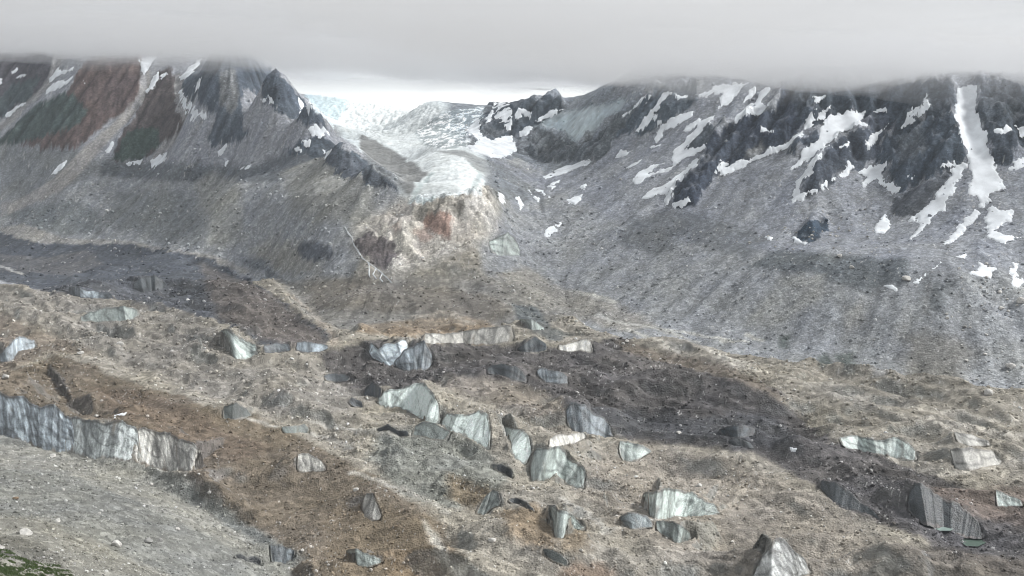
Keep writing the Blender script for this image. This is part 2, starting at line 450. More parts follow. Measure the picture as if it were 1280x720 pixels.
_wp = 40 * fbm(GX, GY, 260, 3, .5, 201)
flow_u = GX * .9 - GY * .43 + _wp          # along / across the ice flow
flow_v = GX * .43 + GY * .9 + .8 * 40 * fbm(GX, GY, 240, 3, .5, 203)
rel = np.zeros_like(H)
rel += w_ice * (26 * (ridged(flow_u / 2.0, flow_v, 190, 2, .45, 2) + .2) + 15.0 * ridged(flow_u / 2.0, flow_v, 74, 2, .4, 21) + 6.0 * ridged(flow_u / 1.5, flow_v, 37, 2, .4, 23) + 1.0 * ridged(GX, GY, 22, 2, .5, 31))
rel += w_near * (4 * fbm(GX, GY, 120, 3, .5, 4) + 3.0 * ridged(GX + GY * .4, GY, 38, 3, .5, 24) + .9 * fbm(GX, GY, 7, 2, .5, 33))
rel += w_mtn * (6 * ridged(GX, GY, 210, 3, .5, 6) + 7 * ST1 + .8 * ST2 + .8 * fbm(GX, GY, 14, 3, .6, 51))
rel += w_mor * (5 * ridged(GX, GY, 130, 3, .5, 9) + 7 * ST1 + 1.0 * ST2 + .8 * fbm(GX, GY, 14, 3, .6, 53))
rel += w_bluff * (9 * ridged(GX, GY, 60, 4, .6, 14) + 5 * ST1)
crev = ridged(GX, GY * 1.8 + 12 * fbm(GX, GY, 80, 2), 42, 3, .6, 17)
icefall = w_val * sstep(3000, 3500, GY)
rel += w_val * (2.0 * fbm(GX, GY, 60, 3, .5, 18) + 4.0 * (1 - icefall / np.maximum(w_val, .01)) * ridged(GX + 6 * fbm(GX, GY, 40, 2), GY * 2.2, 46, 3, .55, 141)) + icefall * 13 * crev + w_hang * 8 * crev
rg = ridged(GX + 15 * fbm(GX, GY, 90, 2), GY, 75, 5, .62, 11) + .7 * ST1
rel += rough * (1.25 + .8 * (azd > 1)) * rg + rough * .4 * ridged(GX, GY, 17, 2, .6, 61)
# the brown hill and the tan hill are smoother than the rubble between them
for sh_, s_p, k_s in (('P', '-100,490 0,470 65,443 180,484 300,520 420,568 520,630 580,690 580,740 400,740 300,650 235,592 160,530 80,520 0,500', .6), ('P', '740,570 800,552 900,565 1000,605 1100,665 1180,740 900,740 850,700 760,650 720,610', .45)):
    _s, _w = cover(ground_poly(pts(sh_, s_p)), 25, 20, 80)
    rel[_s] *= 1 - k_s * _w
# keep the ridgelines that make the skyline where they were surveyed
rel = np.clip(rel, -45, 45)
H = H + rel
_cap = np.clip(452 - .05 * GX + .0225 * GY, 425, 800) + 60 + 25 * fbm(GX, GY, 300, 3, .5, 95)
H = np.where(H > _cap, _cap + (H - _cap) * .12, H)            # tops rounded off inside the cloud

# hills on the ice, each a crest with its height and the width of its two flanks
def add_ridge(sh, s, h, wf, wb, end=40.):
    global H
    p = densify(pts(sh, s), 8, False)
    C = find(p[:, 0], p[:, 1], h * .8)[:, :2]
    sl = box_of(C, max(wf, wb) + 10)
    X, Y = GX[sl], GY[sl]
    d, at = seg_dist(X, Y, C, False)
    d = d * (1 + .35 * fbm(X, Y, 60, 3, .5, 5))
    i = np.clip(at.astype(int), 0, len(C) - 2)
    T = C[i + 1] - C[i]; N = np.stack([-T[..., 1], T[..., 0]], -1)
    side = (X - C[i][..., 0]) * N[..., 0] + (Y - C[i][..., 1]) * N[..., 1]
    side = side * np.sign(N[..., 1] + 1e-9)
    w = np.where(side > 0, wb, wf)
    ta = sstep(0, .22, at / (len(C) - 1)) * sstep(0, .22, 1 - at / (len(C) - 1))
    q = np.clip(1 - d / w, 0, 1)
    H[sl] += h * (.35 + .65 * ta) * (q * q * (3 - 2 * q)) ** .8
for r_ in [
    ('P', '-20,478 20,458 65,443 110,457 150,474 200,492 260,512 320,530 380,552', 24, 110, 75),
    ('P', '-20,380 50,402 110,425 160,440', 14, 80, 60),
    ('P', '330,560 400,570 470,600 530,640 570,680', 15, 80, 70),
    ('P', '735,566 790,550 845,548 900,560 960,580', 16, 90, 80),
    ('P', '900,590 1000,602 1060,642 1130,684 1200,715', 14, 70, 60),
    ('P', '300,420 360,415 420,410 480,440', 9, 70, 60),
    ('P', '540,480 600,478 660,488 720,510', 12, 60, 60),
    ('P', '770,480 830,470 890,478 950,500', 10, 60, 60),
    ('P', '1030,555 1100,560 1180,575 1260,600', 12, 60, 60),
    ('P', '420,365 500,370 580,372 650,392 700,415', 14, 90, 60),
    ('P', '100,340 180,325 260,345 330,380', 14, 110, 80),
    ('P', '380,690 450,660 520,650 570,672', 9, 60, 60),
    ('P', '640,650 690,640 720,660 740,700', 9, 45, 45),
]: add_ridge(*r_)

# ------------------------------------------------------------------ ice cliffs
# sheet, crest, foot, brightness, streak contrast, tint, face angle, label
G_, B_, T_ = (.885, 1.0, .955), (.86, .98, 1.07), (1.02, 1.0, .93)
CLIFFS = [
    ('Y5', '118,246 160,195 230,185 350,148 400,200 430,270 452,292', '122,252 170,278 240,268 300,312 360,332 405,356 440,352', .62, .9, G_, 50, 'long pale striped ice cliff with a pointed crest above mid-glacier rubble'),
    ('Y5', '456,294 520,308 580,308 640,292 680,320 692,400 694,445', '442,362 490,388 550,402 600,432 640,462 672,482 688,492', .58, .8, G_, 50, 'pale green ice cliff with wavy crest joined to the pointed striped one'),
    ('Y5', '735,372 790,375 850,385 880,420 892,480 898,520', '742,386 770,412 798,442 802,492 832,532 868,562', .66, .8, G_, 48, 'curling white ice cliff between two pale green ice faces'),
    ('Y5', '892,486 960,480 1030,468 1070,500 1085,535 1130,550 1165,590 1166,650', '890,585 905,645 960,642 1010,612 1060,628 1075,660 1112,678 1160,680', .36, .6, G_, 48, 'broad scalloped grey ice cliff in the centre of the glacier'),
    ('Y5', '978,446 1020,420 1090,412 1170,406', '985,474 1030,468 1110,455 1168,430', .38, .9, T_, 40, 'low bright ice bank under the dark fluted cliff'),
    ('Y7', '103,475 122,430 145,413 205,425 240,462 300,490 345,556', '120,530 160,552 230,564 280,572 345,578', .17, .8, B_, 55, 'dark fluted ice cliff with a rounded top in the black debris'),
    ('Y5', '665,95 700,65 760,60 830,80 880,130', '680,107 740,112 800,132 872,152', .07, .5, B_, 50, 'small black ice face on the brown flat'),
    ('Y5', '915,100 945,80 1000,90 1060,110 1085,130', '930,122 970,147 1020,152 1080,157', .14, .9, B_, 52, 'small dark ice face with white drips on the brown flat'),
    ('Y3', '715,172 735,118 770,150 800,122 890,97 925,112', '740,184 775,202 830,230 855,215 885,165 925,132', .62, 1.0, B_, 50, 'white and black fluted ice cliff facing the rubble'),
    ('Y3', '840,217 900,150 1000,97 1030,150 1046,205', '860,242 900,252 950,242 1000,247 1042,217', .15, 1.0, B_, 50, 'black ice cliff with thin white flutes and a sharp peak'),
    ('Y3', '355,112 400,105 450,115 525,125', '362,152 410,160 470,157 527,141', .22, .8, (.85, .98, 1.08), 55, 'blue-grey ice cliff at the tip of the upper dark debris band'),
    ('Y3', '190,128 260,115 332,125', '200,157 260,162 332,147', .18, .7, (.88, .98, 1.05), 52, 'short dim ice cliff beside the blue-grey one'),
    ('Y3', '-10,436 60,412 110,440 138,470', '-5,484 50,492 100,488 138,480', .08, .6, G_, 45, 'dark green mound of bare ice above the brown hill'),
    ('Y3', '755,552 820,523 870,553 928,553', '768,560 825,547 880,580 928,577', .035, .4, B_, 60, 'black crack of ice under a tan rubble block'),  # dark of the gap is put into the face colour
    ('Y3', '280,540 330,530 400,520 428,546', '298,562 350,565 422,563', .16, .5, G_, 45, 'low grey ice face beside the crest of the brown hill'),
    ('Y3', '945,530 1000,505 1060,522 1145,562', '940,572 1000,578 1050,592 1112,604', .17, .6, G_, 48, 'dull grey-green ice face below the wavy pale cliff'),
    ('Y3', '618,412 640,385 694,412', '640,428 694,436', .06, .5, B_, 50, 'tiny dark ice fin in tan rubble'),
    ('Y3', '490,282 540,268 600,270 638,286', '508,302 560,305 624,302', .07, .5, B_, 48, 'thin dark ice bank left of the black fluted cliff'),
    ('Z6', '590,562 680,567 760,557 850,545 940,530 978,545', '598,602 700,604 800,608 880,612 965,592', .34, .7, T_, 48, 'long tan-grey ice cliff under the ochre moraine'),
    ('Z6', '975,628 1050,575 1104,612', '985,636 1050,640 1100,638', .09, .4, B_, 45, 'dark blue cone of ice on the brown flat'),
    ('Y7', '62,120 110,125 160,110 210,90 244,110', '72,148 120,158 180,148 244,158', .6, .6, T_, 48, 'bright ice bank at the far edge of the brown flat'),
    ('Z6', '985,507 1040,510 1094,547', '1000,533 1050,553 1092,560', .32, .7, G_, 45, 'slanting pale ice face near the end of the ochre moraine'),
    ('P', '-30,486 0,489 15,495 30,497 37,503 50,507 62,506 75,513 84,520 96,528', '-30,532 0,543 30,550 52,558 70,562 86,564 98,566', .26, 1.35, B_, 44, 'tall dark and white ice cliff at the picture edge below the brown hill'),
    ('P', '80,519 92,521 105,526 118,524 130,528 148,525 160,531 178,537', '82,563 96,567 108,571 120,573 140,571 158,573 176,573', .42, 1.3, (.93, 1, .99), 42, 'silvery ice cliff halfway along the foot of the brown hill'),
    ('P', '166,536 182,535 200,541 212,541 225,549 240,552 250,562 254,576', '164,572 178,577 190,582 206,587 228,589 244,587 254,582', .34, 1.5, T_, 38, 'ragged white-flecked ice cliff at the lower end of the brown hill'),
    ('Y1', '-10,258 50,205 90,165 130,165 185,190', '-5,290 60,284 90,232 140,227 185,212', .3, 1.0, B_, 52, 'grey ice cliff with pale drips above the rounded brown hill'),
    ('Y1', '385,74 450,40 540,15 620,10 705,30', '400,88 480,83 580,83 650,78 705,48', .24, .6, G_, 42, 'long pale grey ice bank below the upper dark debris band'),
    ('Z5', '527,372 560,340 620,335 668,365', '535,386 580,398 640,386 668,378', .07, .7, B_, 48, 'crescent-shaped dark ice hollow in the upper debris band'),
    ('Z5', '268,382 300,375 350,398 430,398 455,416', '275,408 320,418 400,425 455,428', .18, 1.1, B_, 50, 'dark ice step with a white end at the edge of the upper debris band'),
    ('Y1', '1080,150 1130,125 1200,170 1290,202', '1128,195 1165,255 1205,280 1290,245', .36, .9, G_, 45, 'ribbed cone of grey ice beside the upper dark debris'),
    ('Y4', '358,112 420,110 470,130 512,184', '368,192 420,193 470,193 508,193', .36, 1.2, T_, 46, 'ice face of white flutes set in the brown ridge'),
    ('Y4', '600,592 660,585 740,620 794,636', '618,632 680,664 740,668 794,645', .22, .7, G_, 46, 'grey ice face low on the orange-brown slope'),
    ('Y4', '700,312 740,308 770,380 788,430', '688,372 710,412 750,442 780,438', .24, 1.0, T_, 46, 'ribbed grey and white ice flank on the brown ridge'),
    ('Y4', '222,558 290,566 360,600', '238,642 300,657 352,622', .1, 1.5, B_, 60, 'dark ice cave with a pale block at its mouth'),  # shade inside the cave is painted as dark face colour
    ('P', '798,621 812,615 830,611 845,611 865,617 880,624 893,632 900,639', '804,629 815,646 830,649 850,646 870,643 900,642', .4, .8, G_, 52, 'dome-topped fluted ice cliff on the smooth tan hill'),
    ('Y6', '845,437 900,405 950,402 1000,425 1028,462', '878,467 930,485 990,478 1028,473', .17, .7, (.88, 1, 1.04), 50, 'blue-grey half-moon ice face below the dome-topped cliff'),
    ('Y6', '1028,458 1080,447 1130,450 1180,475 1218,520', '1048,488 1100,523 1140,551 1190,548 1216,534', .22, .9, G_, 50, 'dark ice face with white drips beside the half-moon one'),
    ('Y6', '848,45 900,45 970,70 1024,100', '858,103 880,133 930,138 1018,107', .4, .6, G_, 46, 'triangular pale green ice face cut into the tan hill'),
    ('Y6', '478,376 520,368 580,390 620,420 694,486', '518,443 538,524 572,524 622,474 682,491', .25, .7, G_, 46, 'wedge-shaped grey ice face above the ochre mound'),
    ('Y6', '295,332 350,334 400,358 434,390', '308,348 360,358 410,384 434,398', .035, .5, B_, 60, 'curved black crevasse beside a grey ice cone'),  # crevasse shade given by the near-black colour of the face
    ('Y6', '185,315 225,288 250,300 264,352', '138,402 180,418 220,374 260,362', .16, .4, G_, 44, 'smooth grey ice cone next to the curved crevasse'),
    ('Y6', '465,585 520,588 570,618 604,650', '478,609 530,644 580,664 602,660', .08, .6, G_, 50, 'dark green ice face above the orange patch'),
    ('P', '944,714 952,694 962,679 974,672 984,679 1000,694 1012,710', '940,722 948,742 958,750 972,742 990,728 1002,720 1014,714', .27, 1.2, (.97, 1, .99), 42, 'grey-white ice face low in the tan hill at the picture bottom'),
    ('Y8', '556,22 640,10 720,30 800,20 850,50 878,92', '598,58 680,78 760,84 830,108 872,110', .42, .7, G_, 48, 'pale wavy ice cliff between the dark debris and tan moraine'),
    ('Y8', '985,66 1060,62 1160,70 1180,95', '1018,138 1080,141 1180,123 1204,108', .3, .5, T_, 44, 'smooth grey ice slab on the tan moraine'),
    ('Y8', '1005,0 1080,10 1154,40', '1028,37 1080,53 1152,48', .26, .5, T_, 44, 'faint grey ice bank above the smooth slab'),
    ('Y8', '492,200 510,186 560,190 590,206 620,230 650,262 680,280 735,332', '496,208 520,226 556,258 590,284 636,298 680,305 712,322 742,340', .055, .4, B_, 46, 'long black ice face along the diagonal dark valley'),
    ('Y8', '832,285 842,222 862,196 890,192 930,222 970,250 1020,268 1060,290 1096,330 1128,392'  , '836,298 862,320 890,334 920,344 960,360 1000,374 1035,382 1062,390 1096,398 1130,402', .05, .45, B_, 46, 'very dark ice cliff with white drips above the green pond'),
    ('Y8', '1165,215 1220,240 1275,265', '1178,279 1230,284 1275,279', .3, .8, G_, 46, 'pale streaked ice face at the picture edge above the dark slope'),
    ('Y5', '688,562 750,558 804,600', '698,580 760,606 804,630', .035, .6, B_, 58, 'blue-black crevasse between rubble blocks near the curling cliff'),  # darkness of the hole is set in the face colour
    ('Z6', '856,207 900,187 945,160 975,190 998,242', '878,238 910,254 950,255 992,254', .34, .5, G_, 38, 'pale grey-green ice cone below the rock bluff'),
    ('Y4', '48,612 80,608 112,624 160,618 194,640', '56,630 84,636 112,646 160,656 190,664', .022, .4, B_, 58, 'blue-black pool built as a steep ice face at the edge of the near slope'),  # a dark pool, shaped as a near-black ice face
    ('Y7', '866,552 920,530 1000,530 1064,546', '886,574 940,584 990,584 1052,574', .06, .6, (.8, 1, 1.2), 50, 'deep blue ice face in the black debris'),
    ('Y7', '916,602 970,590 1044,622', '938,623 1000,634 1050,637', .05, .5, B_, 48, 'low black ice bank below the deep blue face'),
    ('Y3', '698,352 740,315 796,342', '702,380 740,384 784,380', .07, .6, B_, 50, 'dark ice knob at the left end of the striped cliff'),
]
def resample(p, n):
    d = np.concatenate([[0], np.cumsum(np.hypot(*np.diff(p, axis=0).T))])
    t = np.linspace(0, d[-1], n)
    return np.stack([np.interp(t, d, p[:, i]) for i in range(p.shape[1])], 1)

cliff_jobs = []
owned = np.zeros((NR, NA), bool)            # ground already shaped by a face
order = []
for c in CLIFFS:
    cr, ft = pts(c[0], c[1]), pts(c[0], c[2])
    order.append(-ft[:, 1].mean())
for n_ in np.argsort(order):               # nearest first: each one stands on the land as it then is
    sh, a, b, br, con, tint, ang, lab = CLIFFS[n_]
    cr, ft = pts(sh, a), pts(sh, b)
    Lpx = max(np.hypot(*np.diff(cr, axis=0).T).sum(), np.hypot(*np.diff(ft, axis=0).T).sum())
    n = int(np.clip(Lpx * 1.1, 24, 220))
    cr, ft = resample(cr, n), resample(ft, n)
    s = np.linspace(0, 1, n)
    hp = float(np.abs(ft[:, 1] - cr[:, 1]).mean())
    rag = min(3.5, .10 * hp + .6)
    ft = ft + np.stack([0 * s, rag * 1.5 * fbm(s * Lpx / 26 + n_ * 3.3, s * 0, 1, 4, .6, n_)], 1)
    cr = cr + np.stack([0 * s, rag * 1.8 * fbm(s * Lpx / 22 + n_ * 7.7, s * 0 + 5, 1, 4, .62, n_)], 1)
    tp = np.maximum(.35, np.minimum(1, np.minimum(s, 1 - s) / .06) ** .7)[:, None]
    cr = ft + (cr - ft) * tp                                  # the face runs out to nothing at its ends
    cr[:, 1] = np.minimum(cr[:, 1], ft[:, 1] - 1.0)
    Bp = find(ft[:, 0], ft[:, 1])
    # even out the foot so that one hidden hollow does not tear the face
    yb = Bp[:, 1].copy()
    med = np.median(yb); yb = np.clip(yb, med * .88, med * 1.12)
    k = max(3, n // 8); ker = np.ones(2 * k + 1) / (2 * k + 1)
    yb = np.convolve(np.pad(yb, k, mode='edge'), ker, 'valid') - 1.0
    B3 = np.stack([yb * xslope(ft[:, 0], ft[:, 1]), yb, EYE + yb * kslope(ft[:, 1])], 1)
    tn = math.tan(math.radians(ang - 6))
    kx, kz = xslope(cr[:, 0], cr[:, 1]), kslope(cr[:, 1])
    lo, hi = yb.copy(), yb + 160.0
    for _ in range(40):
        m = (lo + hi) / 2
        q = np.hypot(0 * m, m - B3[:, 1])
        up = (EYE + m * kz - B3[:, 2]) > tn * q
        lo = np.where(up, m, lo); hi = np.where(up, hi, m)
    C3 = np.stack([lo * kx, lo, EYE + lo * kz], 1)
    # the land behind the crest is raised to meet it and falls away gently; at the ends it falls away faster
    P = C3[:, :2]
    delta = np.maximum(C3[:, 2] - sample(P[:, 0], P[:, 1]), 0)
    reach = float(np.clip(delta.max() * 3.2, 25, 110))
    sl = box_of(np.concatenate([P, B3[:, :2]]), reach + 45)
    X, Y = GX[sl], GY[sl]
    step = max(1, n // 36)
    Pc = P[::step] if (n - 1) % step == 0 else np.concatenate([P[::step], P[-1:]])
    d, at = seg_dist(X, Y, Pc, False)
    f = np.clip(at * step, 0, n - 1); i = np.clip(f.astype(int), 0, n - 2); t = f - i
    cx, cy, cz = (C3[i, q] * (1 - t) + C3[i + 1, q] * t for q in range(3))
    fx, fy = C3[i, 0] - B3[i, 0], C3[i, 1] - B3[i, 1]
    dl = delta[i] * (1 - t) + delta[i + 1] * t
    along = ((X - cx) * fx + (Y - cy) * fy) / (np.hypot(fx, fy) + 1e-6)     # >0 behind the crest
    bk = sstep(-.7, .5, along / (d + 1e-6))
    rch = (1.6 * dl + 6) * (1 - bk) + reach * bk
    rch = rch * (1 + .3 * fbm(X, Y, 40, 3, .5, n_))
    H0 = H[sl].copy()
    up = H0 + dl * (1 - sstep(0, 1, d / rch)) ** 1.2
    new = np.maximum(H0, np.minimum(up, np.maximum(H0, cz + .05 * d - .25)))
    # the face itself: ground kept just inside the ice, and level with its foot
    mm = 14
    tt = np.linspace(0, 1, mm)[:, None, None]
    FG = (B3[None] * (1 - tt) + C3[None] * tt)[:, ::max(1, n // 70)].reshape(-1, 3)
    xs, ys = X.ravel(), Y.ravel()
    nd = np.full(len(xs), 1e9); nz = np.zeros(len(xs))
    cand = np.where((xs > FG[:, 0].min() - 4) & (xs < FG[:, 0].max() + 4) & (ys > FG[:, 1].min() - 4) & (ys < FG[:, 1].max() + 4))[0]
    for c0 in range(0, len(cand), 4000):
        cc = cand[c0:c0 + 4000]
        dd = (xs[cc][:, None] - FG[None, :, 0]) ** 2 + (ys[cc][:, None] - FG[None, :, 1]) ** 2
        j = dd.argmin(1); nd[cc] = np.sqrt(dd[np.arange(len(cc)), j]); nz[cc] = FG[j, 2]
    nd, nz = nd.reshape(X.shape), nz.reshape(X.shape)
    poly = np.concatenate([B3[:, :2], C3[::-1, :2]])[::2]
    onface = inside(X, Y, poly) | (nd < 1.2)
    new = np.where(onface, np.minimum(new, nz - 2.6), new)
    Pb = B3[::step, :2]
    db, ab = seg_dist(X, Y, Pb, False)
    fb = np.clip(ab * step, 0, n - 1); ib = np.clip(fb.astype(int), 0, n - 2); tb = fb - ib
    bz = B3[ib, 2] * (1 - tb) + B3[ib + 1, 2] * tb
    by = B3[ib, 1] * (1 - tb) + B3[ib + 1, 1] * tb
    front = (~onface) & (np.hypot(X, Y) < np.hypot(B3[ib, 0] * (1 - tb) + B3[ib + 1, 0] * tb, by)) & (db < 40)
    fade = sstep(6, 40, db)
    lo_, hi_ = np.minimum(bz - .5 - .3 * db, H0 + 5), bz - .2 + .14 * db
    new = np.where(front, np.clip(new, lo_, hi_) * (1 - fade) + np.minimum(new, np.maximum(hi_, H0 * fade + hi_ * (1 - fade))) * fade, new)
    keep_ = owned[sl]
    H[sl] = np.where(keep_, H0, new)
    owned[sl] |= onface | ((db < 5) & ~keep_)
    cliff_jobs.append((n_, B3, C3, ft, cr))
# meltwater ponds: level floors sunk into the ice
PONDS = [('Y8', '1035,415 1060,405 1082,393 1110,402 1135,422 1105,436 1060,434', (.085, .12, .10), 'milky green meltwater pond below the dark ice cliff', .75),
         ('Y8', '905,340 930,330 965,350 1015,366 1000,376 960,376 925,362', (.22, .28, .26), 'pale icy meltwater pool at the foot of black debris', .8)]
pond_made = []
for sh, s, c, lab, _k in PONDS:
    p = pts(sh, s); P = ground_poly(p)
    z = float(np.median(sample(P[:, 0], P[:, 1]))) - 1.0
    ctr = p.mean(0); g0 = find(ctr[0], ctr[1])[0]
    k = (z - EYE) / kslope(p[:, 1]); P = np.stack([k * xslope(p[:, 0], p[:, 1]), k], 1)     # the water lies level at z
    sl = box_of(P, 60)
    d, _ = seg_dist(GX[sl], GY[sl], P); ins = inside(GX[sl], GY[sl], P)
    w = 1 - sstep(3, 34, d)
    shore = np.where(GY[sl] < P[:, 1].mean(), np.minimum(H[sl], z + np.maximum(0, d - 2) * .2), np.maximum(H[sl], z + np.minimum(d * .5, .6)))
    H[sl] = np.where(ins, np.minimum(H[sl], z - np.minimum(d * .4, 2.5) - .15), H[sl] * (1 - w) + shore * w)
    pond_made.append((P, z, c, lab))
# ------------------------------------------------------------------ colour of the ground (debris, rock, ice)
tint = np.zeros((NR, NA, 3), np.float32)
BASE = {0: (.245, .226, .19), 1: (.20, .202, .185), 2: (.25, .246, .25), 3: (.255, .252, .245), 4: (.205, .188, .162), 5: (.37, .35, .315),
        6: (.48, .515, .52), 7: (.195, .205, .215), 8: (.32, .365, .375), 9: (.225, .226, .234), 10: (.24, .238, .234)}
for lid, c in BASE.items(): tint[LID == lid] = c
tint = np.stack([boxblur(tint[..., i], 3) for i in range(3)], -1)

def paint(sh, s, c, soft=8, wob=14, wl_=45, k=1.0, seed=0):
    sl, w = cover(ground_poly(pts(sh, s)), soft, wob, wl_, seed)
    w = (w * k)[..., None]
    tint[sl] = tint[sl] * (1 - w) + np.array(c, np.float32) * w
def line(sh, s, c, width=4, soft=2.5, wob=5, wl_=25, k=1.0, seed=0):
    p = densify(pts(sh, s), 8, False)
    sl, w = strip_cover(find(p[:, 0], p[:, 1])[:, :2], width, soft, wob, wl_, seed)
    w = (w * k)[..., None]
    tint[sl] = tint[sl] * (1 - w) + np.array(c, np.float32) * w

TAN, PALE, DARK, BLACK, BROWN, OCHRE = (.26, .235, .205), (.34, .325, .295), (.10, .096, .096), (.06, .062, .068), (.142, .118, .09), (.235, .175, .115)
# broad tones of moraine and talus
paint('Z1', '0,420 150,470 300,470 440,510 560,515 400,560 200,660 0,720 -200,720 -200,400', (.175, .175, .17), 20, 25)
paint('Z1', '180,640 270,540 330,470 390,430 430,440 330,560 240,640 100,700 0,740 0,690', (.255, .232, .21), 12, 15)
paint('Z1', '400,520 620,520 850,530 1000,540 1130,490 1280,440 1340,500 1280,520 1100,600 780,605 400,575', (.12, .125, .13), 12, 14)
paint('Z1', '780,600 860,560 960,600 960,720 800,720', (.26, .25, .225), 16, 14)
paint('Z1', '1120,560 1280,500 1400,540 1500,620 1500,760 1200,760', (.235, .225, .20), 20, 18)
paint('Z5', '0,80 120,60 300,30 420,100 400,160 250,170 100,140', (.155, .16, .155), 16, 18)
paint('Z5', '480,0 760,0 830,120 800,230 600,190 480,150 400,120', (.145, .148, .142), 18, 18, k=.8)
paint('Z5', '840,0 960,0 980,200 880,240 830,200', (.25, .24, .21), 14, 14, k=.8)
paint('Z5', '1000,220 1100,190 1280,220 1280,330 1150,330 1060,290', (.25, .235, .205), 14, 14)
paint('Z5', '0,140 100,130 250,185 520,195 700,235 870,255 1000,320 980,330 840,275 640,250 500,215 100,205 0,160', (.285, .262, .232), 5, 8)
for s in ('960,260 1060,270 1130,350 1000,310', '1200,200 1290,200 1290,270 1220,260'): paint('Z5', s, (.14, .145, .15), 8, 10)
# left mountain: chutes of tan scree
line('Z1', '232,95 200,190 130,265 40,350 -100,450', (.25, .235, .222), 26, 8, 10, 40)
line('Z1', '575,170 572,245 520,320 440,400 360,470 270,555 180,630 60,700', (.28, .255, .23), 24, 8, 10, 40)
line('Z1', '700,190 715,260 740,350 700,420 640,480', (.245, .228, .215), 24, 10, 10, 40)
for n_, (sh, s, c, amp) in enumerate(CRAGS): paint(sh, s, [q * .8 + .004 for q in c], 2.0, 34, 60, 1.0, n_)
paint('Z1', '880,160 940,150 960,260 930,330 880,280', (.21, .205, .195), 6, 12, 25, .8)
paint('Z1', '340,260 480,150 560,160 520,300 430,330', (.115, .082, .076), 10, 14, 40, .7)
line('Z1', '575,170 572,245 540,300', (.24, .225, .215), 12, 5, 6)
line('Z1', '232,95 205,190 150,250', (.25, .235, .222), 18, 6, 8)
paint('Z4', '100,370 160,310 180,340 150,380', (.22, .215, .205), 5, 8)
paint('Z4', '700,300 800,250 830,330 780,380 720,390', (.135, .145, .15), 8, 18, 25, .7)
# the right-hand side
paint('Z7', '540,100 760,70 960,140 1100,190 1000,270 760,200 640,260 480,210', (.125, .128, .13), 14, 20, 50, .85)
paint('Z8', '150,300 300,230 560,250 820,270 820,360 640,390 420,330 240,310', (.118, .125, .128), 12, 16, 50)
paint('Z8', '200,470 300,340 480,330 480,430 300,530 160,540', (.28, .268, .238), 14, 14, 40, .8)
paint('Z8', '560,480 640,420 660,520 560,580', (.255, .24, .215), 12, 14, 40, .7)
paint('Z8', '880,350 1000,360 960,480 870,480', (.13, .135, .13), 12, 14, 40, .7)
line('Z8', '810,380 815,470 800,560 740,640 700,720', (.265, .26, .25), 9, 5, 8)
line('Z8', '900,370 880,480', (.24, .235, .225), 5, 3, 4)
paint('Z8', '780,560 1000,560 1120,640 1000,740 800,740', (.165, .15, .125), 22, 22, 50, .8)
paint('Z7', '0,330 120,300 260,380 480,440 640,540 500,560 300,500 100,460', (.235, .215, .185), 16, 18)
for s, w in (('320,400 400,415 480,440', 6), ('400,490 480,520 620,540 700,562 800,600 880,645 1000,690', 7), ('640,545 760,560 900,590 1000,600', 4),
             ('520,550 640,590 740,640', 4), ('860,640 980,700 1080,720', 6), ('1000,570 1060,595', 5)): line('Z7', s, (.40, .375, .325), w, 4, 9, 30, .85)
for s, w in (('980,470 1060,492 1130,507 1210,522 1270,526', 6), ('1000,478 1100,512 1200,540', 4), ('1040,482 1080,500', 7), ('1150,520 1280,545', 4), ('1120,590 1180,592 1230,585 1290,575', 6)): line('P', s, (.37, .345, .30), w, 4, 8, 30, .8)
for s in ('450,660 490,640 510,680 480,710', '520,650 600,640 620,690 560,700', '300,580 350,570 340,620 300,620'): paint('Z8', s, (.105, .115, .105), 6, 10)
# central moraine
paint('Z6', '130,370 350,340 500,370 700,380 900,420 960,480 860,540 700,500 500,480 300,470 160,470', (.165, .142, .115), 14, 16, 40, .85)
paint('Z6', '340,560 380,530 480,520 640,500 800,500 900,540 700,580 500,580', (.255, .195, .135), 8, 10, 30, .8)
line('Z6', '60,410 150,470 230,570 250,600', (.30, .262, .215), 8, 5, 8)
line('Z6', '560,500 700,480 800,530', (.34, .29, .225), 5, 4, 8, 25, .7)
paint('Z6', '960,450 1060,460 1120,540 1200,570 1120,600 1040,560 980,510', (.12, .125, .12), 7, 10)
paint('Z6', '400,110 480,60 620,20 880,10 900,150 830,190 740,215 650,190 600,290 540,275 480,240 420,185', (.40, .37, .335), 8, 18, 40, .75)
for n_, (sh, s, c, amp) in enumerate(CRAGS[-6:]): paint(sh, s, c, 2.5, 16, 30, .85, n_ + 50)
paint('Z6', '560,150 620,140 650,180 600,200', (.27, .19, .155), 4, 10, 20, .7)
paint('Z6', '470,140 500,120 520,150 490,170', (.27, .20, .165), 4, 10, 20, .6)
